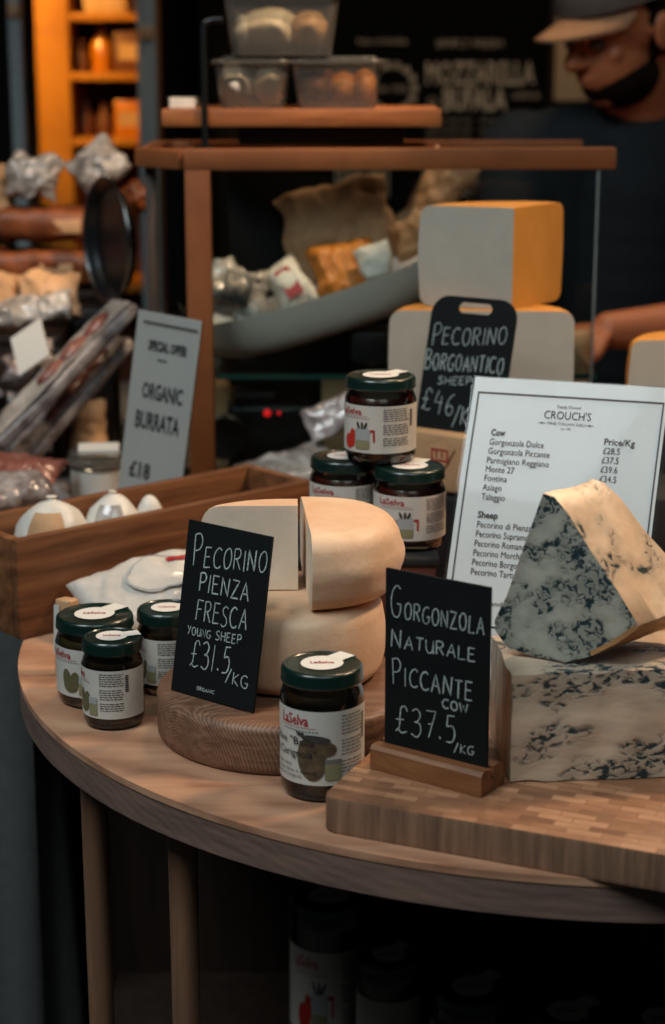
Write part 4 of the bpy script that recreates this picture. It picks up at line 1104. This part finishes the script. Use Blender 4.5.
# round steel tray on edge
t = thing('round_tray', 'round dark steel tray standing on edge beside the display case', 'tray', (-.322, 2.640, NS+.3235), (R(90), 0, R(-62)))
b = MB(); b.lathe([(.0005, -.008), (.074, -.008), (.080, 0), (.088, .006), (.090, .003), (.081, -.005), (.075, -.012), (.0005, -.012)], 56, cap=False); b.build('tray', M['dark_steel'], t)
b = MB(); b.tube([(.0895*math.cos(2*PI*i/56), .0895*math.sin(2*PI*i/56), .0045) for i in range(57)], .0030, 8, cap=False); b.build('rolled_rim', M['steel'], t)
b = MB(); b.box((.0, .0, .115), (.056, .090, .230), .003); o = b.build('dark_box', M['black'], smooth=30); o.location = (-.345, 2.640, NS+.0005); tag(o, 'tall black box on the stall carrying the round steel tray', 'box')

# ------------------------------------------------------------------ background: lit shelf unit, posts, chalk wall
t = thing('shelf_unit', 'open wooden shelf unit glowing orange behind the neighbouring stall', 'shelf', (-.562, 4.50, 0))
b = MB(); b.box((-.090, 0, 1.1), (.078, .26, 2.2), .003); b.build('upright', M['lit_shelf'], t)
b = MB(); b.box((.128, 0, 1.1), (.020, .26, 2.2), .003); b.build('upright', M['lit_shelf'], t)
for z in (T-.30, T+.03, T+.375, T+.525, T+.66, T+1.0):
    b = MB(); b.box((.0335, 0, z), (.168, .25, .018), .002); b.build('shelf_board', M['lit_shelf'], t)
b = MB(); b.box((.004, .136, 1.1), (.26, .01, 2.2)); b.build('back_board', M['rust'], t)
def bottle(label, x, z, r, h, m_, y=4.45):
    t = thing('bottle', label, 'bottle', (x, y, z))
    b = MB(); b.lathe([(r*.9, 0), (r, .004), (r, h*.55), (r*.4, h*.75), (r*.36, h*.95)], 20); b.build('body', M[m_], t)
    b = MB(); b.lathe([(r*.44, h*.93), (r*.44, h), (r*.3, h)], 16); b.build('cap', M['rust'], t)
def carton(label, x, z, w, d, h, m_, y=4.45):
    t = thing('carton', label, 'box', (x, y, z))
    b = MB(); b.box((0, 0, h/2), (w, d, h), .003); b.build('box', M[m_], t)
    b = MB(); b.quad((-w*.35, -d/2-.001, h*.3), (w*.35, -d/2-.001, h*.3), (w*.35, -d/2-.001, h*.7), (-w*.35, -d/2-.001, h*.7)); b.build('front_label', M['tan'], t, smooth=0)
z2, z3, z4 = T+.5345, T+.3845, T+.6695
bottle('amber bottle on the upper visible shelf of the orange unit', -.547, z2, .026, .112, 'amber')
bottle('small dark bottle at the left end of the upper orange shelf', -.592, z2, .016, .075, 'rust', 4.43)
carton('dark brown carton at the right of the upper orange shelf', -.482, z2, .066, .07, .095, 'rust')
carton('bright orange box on the lower orange shelf', -.482, z3, .070, .08, .085, 'amber')
bottle('short dark bottle at the left of the lower orange shelf', -.590, z3, .020, .085, 'rust')
bottle('second short dark bottle on the lower orange shelf', -.546, z3, .019, .080, 'rust')
carton('pale brown box on the top shelf of the orange unit', -.532, z4, .10, .08, .06, 'tan')
for x, y, w, lb_ in ((-.415, 4.20, .042, 'blue grey upright post right of the orange shelf unit'), (-.623, 3.70, .026, 'dim grey upright post left of the orange shelf unit')):
    t = thing('upright_post', lb_, 'post', (x, y, 0))
    b = MB(); b.box((0, 0, 1.45), (w, w, 2.9), .003); b.build('shaft', M['post'], t)
    b = MB(); b.box((0, 0, .01), (w*2.2, w*2.2, .02), .002); b.build('base_plate', M['post'], t)
    for z in ((T+.62, ) if x > -.5 else (T+.66, T+.34)):
        b = MB(); b.box((0, -w*.55, z), (w*.9, .02, .03), .006); b.build('clamp', M['tan'], t)

t = thing('wall_chalkboard', 'huge black chalkboard menu lettered MOZZARELLA on the rear wall', 'chalkboard', (.25, 4.55, T))
b = MB(); b.box((0, .012, .45), (1.15, .02, 1.5), .002); b.build('board', M['boardwall'], t, smooth=0)
b = MB(); f = lambda x, z: (x, -.0005, z)
put_text(b, 'SIMPLY FRESH', .026, f, .0, .592, width=.16); put_text(b, 'MOZZARELLA', .075, f, -.025, .505, bold=.02, width=.265)
b.build('main_lettering', M['chalk_dim'], t, smooth=0); b = MB()
put_text(b, 'DI', .030, f, -.018, .453, width=.022); put_text(b, 'BUFALA', .074, f, .018, .444, bold=.03, width=.155)
put_text(b, 'CAMPANA', .022, f, .185, .47, width=.07)
b.build('second_lettering', M['chalk_dim'], t, smooth=0); b = MB()
for i in range(9): put_text(b, 'fresh burrata & ricotta', .014, f, -.02+(i % 2)*.13, .415-(i//2)*.022, width=.11)
b.build('small_lettering', M['chalk_dim'], t, smooth=0); b = MB()
for x0, w_ in ((-.245, .13), (-.03, .155)): put_text(b, 'PANINI' if x0 < -.1 else 'SALUMI', .105, f, x0, .235, width=w_, bold=.005)
b.build('lower_lettering', M['chalk_dim'], t, smooth=0); b = MB()
for i in range(14):
    a = 2*PI*i/14; put_quad(b, f, -.105+.055*math.cos(a)-.008, .495+.055*math.sin(a)-.008, -.105+.055*math.cos(a)+.008, .495+.055*math.sin(a)+.008)
put_text(b, 'dal 1955', .022, f, -.14, .487, width=.07); put_text(b, 'latte di bufala', .02, f, -.19, .60, width=.12)
b.build('emblem', M['chalk_dim'], t, smooth=0)
t = thing('hanging_panel', 'pale warm panel hanging on the rear wall behind the man', 'panel', (.665, 4.36, T+.75))
b = MB(); b.box((0, 0, 0), (.30, .02, .56), .003); b.build('panel', M['pale_panel'], t)
for s in (-1, 1):
    b = MB(); b.box((s*.155, 0, 0), (.012, .03, .58), .002); b.build('side_trim', M['darkwood'], t)
b = MB(); b.box((-.08, .095, -.02), (.02, .17, .02)); b.build('bracket', M['darkwood'], t)
b = MB(); b.box((.08, .095, -.02), (.02, .17, .02)); b.build('bracket', M['darkwood'], t)

# ------------------------------------------------------------------ the man behind the counter
t = thing('person', 'man in grey cap and navy T-shirt bending over the counter behind the display case', 'person', (.47, 3.08, 0))
def W(p): return Vector((p[0]-.47, p[1]-3.08, p[2]))
def chain(mb, pts, sub=2, step=.35):
    for (p, r0), (q, r1) in zip(pts, pts[1:]):
        p, q = W(p), W(q); n = max(1, int((q-p).length/(min(r0, r1)*step)))
        for i in range(n+1):
            k = i/n; mb.ball(p.lerp(q, k), r0+(r1-r0)*k, sub)
def fused(mb, name, mats, parent, vox, smooth_it=4):
    o = mb.build(name, mats, None, smooth=0, recalc=False)
    m1 = o.modifiers.new('r', 'REMESH'); m1.mode = 'VOXEL'; m1.voxel_size = vox
    m2 = o.modifiers.new('s', 'SMOOTH'); m2.iterations = smooth_it; m2.factor = .5
    dg = bpy.context.evaluated_depsgraph_get(); dg.update()
    me = bpy.data.meshes.new_from_object(o.evaluated_get(dg)); o.modifiers.clear()
    me.materials.clear()
    for m_ in (mats if isinstance(mats, list) else [mats]): me.materials.append(m_)
    me.polygons.foreach_set('use_smooth', [True]*len(me.polygons))
    o.data = me; o.parent = parent; return o
HZ = T
Hc = Vector((.470, 3.045, HZ+.622))               # head centre
fw = Vector((-.80, -.52, -.30)).normalized(); up0 = Vector((-.22, -.16, 1)); sd = fw.cross(up0).normalized(); hu = sd.cross(fw).normalized()
def HP(a, s, u): return Hc+fw*a+sd*s+hu*u        # forward, his right (+), up
body = MB()
def hb(p, r, sc=(1, 1, 1)):
    rot = Matrix((sd, fw, hu)).transposed(); body.ball(W(p), r, 3, sc, rot)
hb(HP(0, 0, .025), .094, (.84, 1.03, .98)); hb(HP(.03, 0, -.045), .070, (.86, 1.02, 1.0)); hb(HP(.062, 0, -.092), .030, (1.2, .8, .75))
hb(HP(.083, 0, .012), .022, (2.2, .6, .5))          # brow
chain(body, [(HP(.098, 0, .006), .010), (HP(.118, 0, -.026), .0145)], 2, .4); hb(HP(.106, .012, -.030), .009); hb(HP(.106, -.012, -.030), .009)
hb(HP(.096, 0, -.056), .013, (1.7, .8, .5)); hb(HP(.094, 0, -.068), .012, (1.5, .8, .55))       # lips
for s in (1, -1):
    hb(HP(.064, s*.040, -.026), .022, (.8, .7, .7)); hb(HP(-.008, s*.080, -.012), .030, (.28, .60, 1.05)); hb(HP(-.012, s*.086, .002), .020, (.3, .8, .9))
nb = (.505, 3.120, HZ+.455)
chain(body, [(HP(-.035, 0, -.04), .060), (nb, .063)], 3)
# trunk, hips, legs (bent slightly forward at the hips)
chain(body, [(nb, .07), ((.50, 3.15, 1.26), .105), ((.49, 3.20, 1.06), .115), ((.48, 3.24, .92), .125)], 3)
for s in (1, -1):
    chain(body, [((.50+s*.06, 3.14, 1.30), .075), ((.50+s*.175, 3.12, 1.315), .062)], 3)
    chain(body, [((.48+s*.085, 3.24, .86), .092), ((.48+s*.10, 3.22, .48), .060), ((.48+s*.10, 3.26, .10), .042), ((.48+s*.105, 3.18, .045), .040), ((.48+s*.11, 3.08, .032), .028)], 3)
def arm(sh, el, wr):
    chain(body, [(sh, .058), (el, .042)], 3); el_, wr_ = Vector(el), Vector(wr); mid = el_.lerp(wr_, .35)
    chain(body, [(el, .042), (mid, .043), (wr, .028)], 3)
LS, LE, LW_ = (.695, 3.11, 1.315), (.650, 2.835, T+.168), (.420, 2.745, T+.172)
arm(LS, LE, LW_)
def hand(wr, d, palm_dn, side, curl):
    wr = Vector(wr); d = Vector(d).normalized(); pn = Vector(palm_dn); pn = (pn-d*pn.dot(d)).normalized(); sv = d.cross(pn).normalized()*side
    rot = Matrix((sv, d, pn)).transposed(); body.ball(W(wr+d*.048), .046, 3, (.92, 1.05, .36), rot)
    for k, (off, ln) in enumerate(((.030, .070), (.010, .078), (-.011, .072), (-.030, .058))):
        p = wr+d*(.084-.004*abs(k-1))+sv*off; q1 = p+(d*math.cos(curl)+pn*math.sin(curl))*ln*.45
        q2 = q1+(d*math.cos(curl*2)+pn*math.sin(curl*2))*ln*.32; q3 = q2+(d*math.cos(curl*2.8)+pn*math.sin(curl*2.8))*ln*.25
        chain(body, [(p-d*.02, .0100), (p, .0096), (q1, .0088), (q2, .0080), (q3, .0070)], 2, .5)
    p = wr+d*.022+sv*.030; q1 = p+(d*.6+sv*.7+pn*.25).normalized()*.036; q2 = q1+(d*.85+sv*.15+pn*.4).normalized()*.030
    chain(body, [(p, .0125), (q1, .0105), (q2, .0085)], 2, .5)
hand(LW_, (-1, -.22, -.22), (0, .15, -1), 1, .38)
RS, RE, RW_ = (.318, 3.12, 1.315), (.300, 3.02, T+.09), (.215, 2.90, T+.060)
arm(RS, RE, RW_); hand(RW_, (-.45, -.85, -.10), (0, 0, -1), -1, .22)
fused(body, 'body', M['skin'], t, .0045, 3)
sh = MB()
chain(sh, [((.505, 3.125, 1.350), .080), ((.50, 3.15, 1.26), .122), ((.49, 3.20, 1.02), .132), ((.48, 3.24, .88), .142)], 3)
for s in (1, -1): chain(sh, [((.50+s*.03, 3.13, 1.335), .075), ((.50+s*.12, 3.13, 1.305), .088), ((.50+s*.10, 3.17, 1.05), .085), ((.48+s*.08, 3.23, .90), .09)], 3)
for S_, E_ in ((LS, LE), (RS, RE)):
    S_, E_ = Vector(S_), Vector(E_); chain(sh, [(S_, .074), (S_.lerp(E_, .58), .064)], 3)
fused(sh, 'shirt', M['shirt'], t, .007, 3)
tr = MB()
chain(tr, [((.48, 3.24, .92), .135), ((.48, 3.24, .84), .135)], 3)
for s in (1, -1): chain(tr, [((.48+s*.085, 3.24, .86), .105), ((.48+s*.10, 3.22, .48), .075), ((.48+s*.10, 3.26, .10), .062)], 3)
fused(tr, 'trousers', M['trousers'], t, .008, 3)
for s in (1, -1):
    b = MB(); b.ball(W((.48+s*.11, 3.13, .045)), .055, 3, (.9, 2.2, .8)); b.build('shoe', M['black'], t)
b = MB(); rot = Matrix((sd, fw, hu)).transposed()
for s in (1, -1): b.ball(W(HP(.084, s*.031, -.003)), .0125, 3)
b.build('eyes', M['eye'], t)
b = MB()
b.ball(W(HP(.024, 0, -.072)), .0655, 4, (.95, 1.06, .82), rot)
b.build('beard', M['hair'], t)
b = MB(); b.ball(W(HP(-.012, 0, .012)), .0975, 4, (.86, .98, .98), rot)
b.bm.verts.ensure_lookup_table()
kill = [v for v in b.bm.verts if (v.co-W(HP(.02, 0, .03))).dot(fw) > .0 or (v.co-W(Hc)).dot(hu) < -.06]
bmesh.ops.delete(b.bm, geom=kill, context='VERTS'); b.build('hair', M['hair'], t)
b = MB(); vs = b.ball(W(HP(0, 0, .045)), .105, 4, (.87, 1.04, .92), rot)
kill = [v for v in b.bm.verts if (v.co-W(HP(0, 0, .040))).dot(hu) < 0]
bmesh.ops.delete(b.bm, geom=kill, context='VERTS'); cap = b.build('cap', M['cap'], t, smooth=60)
b = MB()
def brimp(u, v, dz):
    a = -1.15+2.3*u; r_ = .085+.085*v*math.cos(a*.75)
    p = HP(math.cos(a)*r_*1.02, math.sin(a)*.088*(1-.05*v), .044-.016*v-.014*abs(math.sin(a))*1.0+dz); return W(p)
b.grid(lambda u, v: brimp(u, v, 0), 24, 6); b.grid(lambda u, v: brimp(u, v, .004), 24, 6); b.build('brim', M['brim'], cap, smooth=60)

# something pale in his hand
parcel('paper_packet', 'pale packet under the man\'s hand behind the lower hard cheese', 'packet', (.352, 2.648, T+.143), (80, 0, 20), (.06, .085, .028), 'tan', 61, amp=.003)
b = MB(); b.box((0, 0, .0485), (.18, .05, .097), .003); o = b.build('prep_block', M['darkwood'], smooth=30); o.location = (.345, 2.655, T+.0005); tag(o, 'low dark block behind the case under the man\'s forearm', 'block')

# ------------------------------------------------------------------ camera
sc = bpy.context.scene
cd = bpy.data.cameras.new('camera'); cam = bpy.data.objects.new('camera', cd); col.objects.link(cam)
cam.location = (0, 0, T+.582); cam.rotation_euler = (R(90-14.2), 0, 0)
cd.sensor_fit = 'AUTO'; cd.sensor_width = 36; cd.lens = 1820/1024*36
cd.clip_start = .05; cd.clip_end = 50
cd.dof.use_dof = True; cd.dof.focus_distance = 1.58; cd.dof.aperture_fstop = (cd.lens/1000)/.0138; cd.dof.aperture_blades = 0
sc.camera = cam

# ------------------------------------------------------------------ light
w = bpy.data.worlds.new('World'); sc.world = w; w.use_nodes = True
bg = w.node_tree.nodes['Background']; bg.inputs[0].default_value = (.70, .82, .86, 1); bg.inputs[1].default_value = .022
def area(name, loc, target, size, power, color, sy=None):
    l = bpy.data.lights.new(name, 'AREA'); l.energy = power; l.color = color; l.size = size
    if sy: l.shape = 'RECTANGLE'; l.size_y = sy
    o = bpy.data.objects.new(name, l); col.objects.link(o); o.location = loc
    o.rotation_euler = (Vector(target)-Vector(loc)).to_track_quat('-Z', 'Y').to_euler(); return o
def spot(name, loc, target, power, color, angle=60, radius=.05, blend=.6):
    l = bpy.data.lights.new(name, 'SPOT'); l.energy = power; l.color = color; l.spot_size = R(angle); l.spot_blend = blend; l.shadow_soft_size = radius
    o = bpy.data.objects.new(name, l); col.objects.link(o); o.location = loc
    o.rotation_euler = (Vector(target)-Vector(loc)).to_track_quat('-Z', 'Y').to_euler(); return o
WARM = (1.0, .69, .44)
area('street_daylight', (-1.5, .2, 3.8), (0, 1.7, T), 1.4, 84, (.88, .97, 1.0))
area('front_fill', (.5, -.5, 3.7), (.05, 1.7, T), 1.4, 26, (.88, .97, 1.0))  # added cool fill for the front faces, no real skylight
spot('stall_lamp', (.95, 1.85, T+1.35), (.15, 1.55, T), 88, WARM, 70, .12)
spot('rear_stall_lamp', (.35, 2.75, T+1.8), (.0, 2.3, T+.25), 44, WARM, 80, .12)
spot('tub_fill', (.35, 2.05, T+1.5), (-.06, 2.49, T+.56), 110, WARM, 26, .06)  # added spot to brighten the tubs, no lamp known there
spot('case_lamp', (.95, 2.9, T+1.5), (.2, 2.3, T+.3), 14, WARM, 60, .10)
spot('man_lamp', (1.5, 3.5, T+1.2), (.55, 3.05, T+.5), 12, WARM, 50, .08)
spot('shelf_lamp', (-.85, 3.85, T+1.0), (-.58, 4.45, T+.5), 50, (1, .55, .12), 42, .05)
spot('left_lamp', (-.9, 2.2, T+1.6), (-.48, 2.75, T+.2), 26, WARM, 60, .10)
spot('board_fill', (.4, 3.8, 2.75), (.3, 4.55, T+.5), 26, WARM, 80, .08)  # added spot to brighten the wall lettering, no lamp known there

vs_ = sc.view_settings; vs_.view_transform = 'Standard'; vs_.look = 'None'; vs_.exposure = -.22; vs_.gamma = 1; vs_.use_curve_mapping = False
sc.cycles.use_denoising = True
sc.cycles.max_bounces = 8; sc.cycles.transparent_max_bounces = 24; sc.cycles.caustics_reflective = False; sc.cycles.caustics_refractive = False
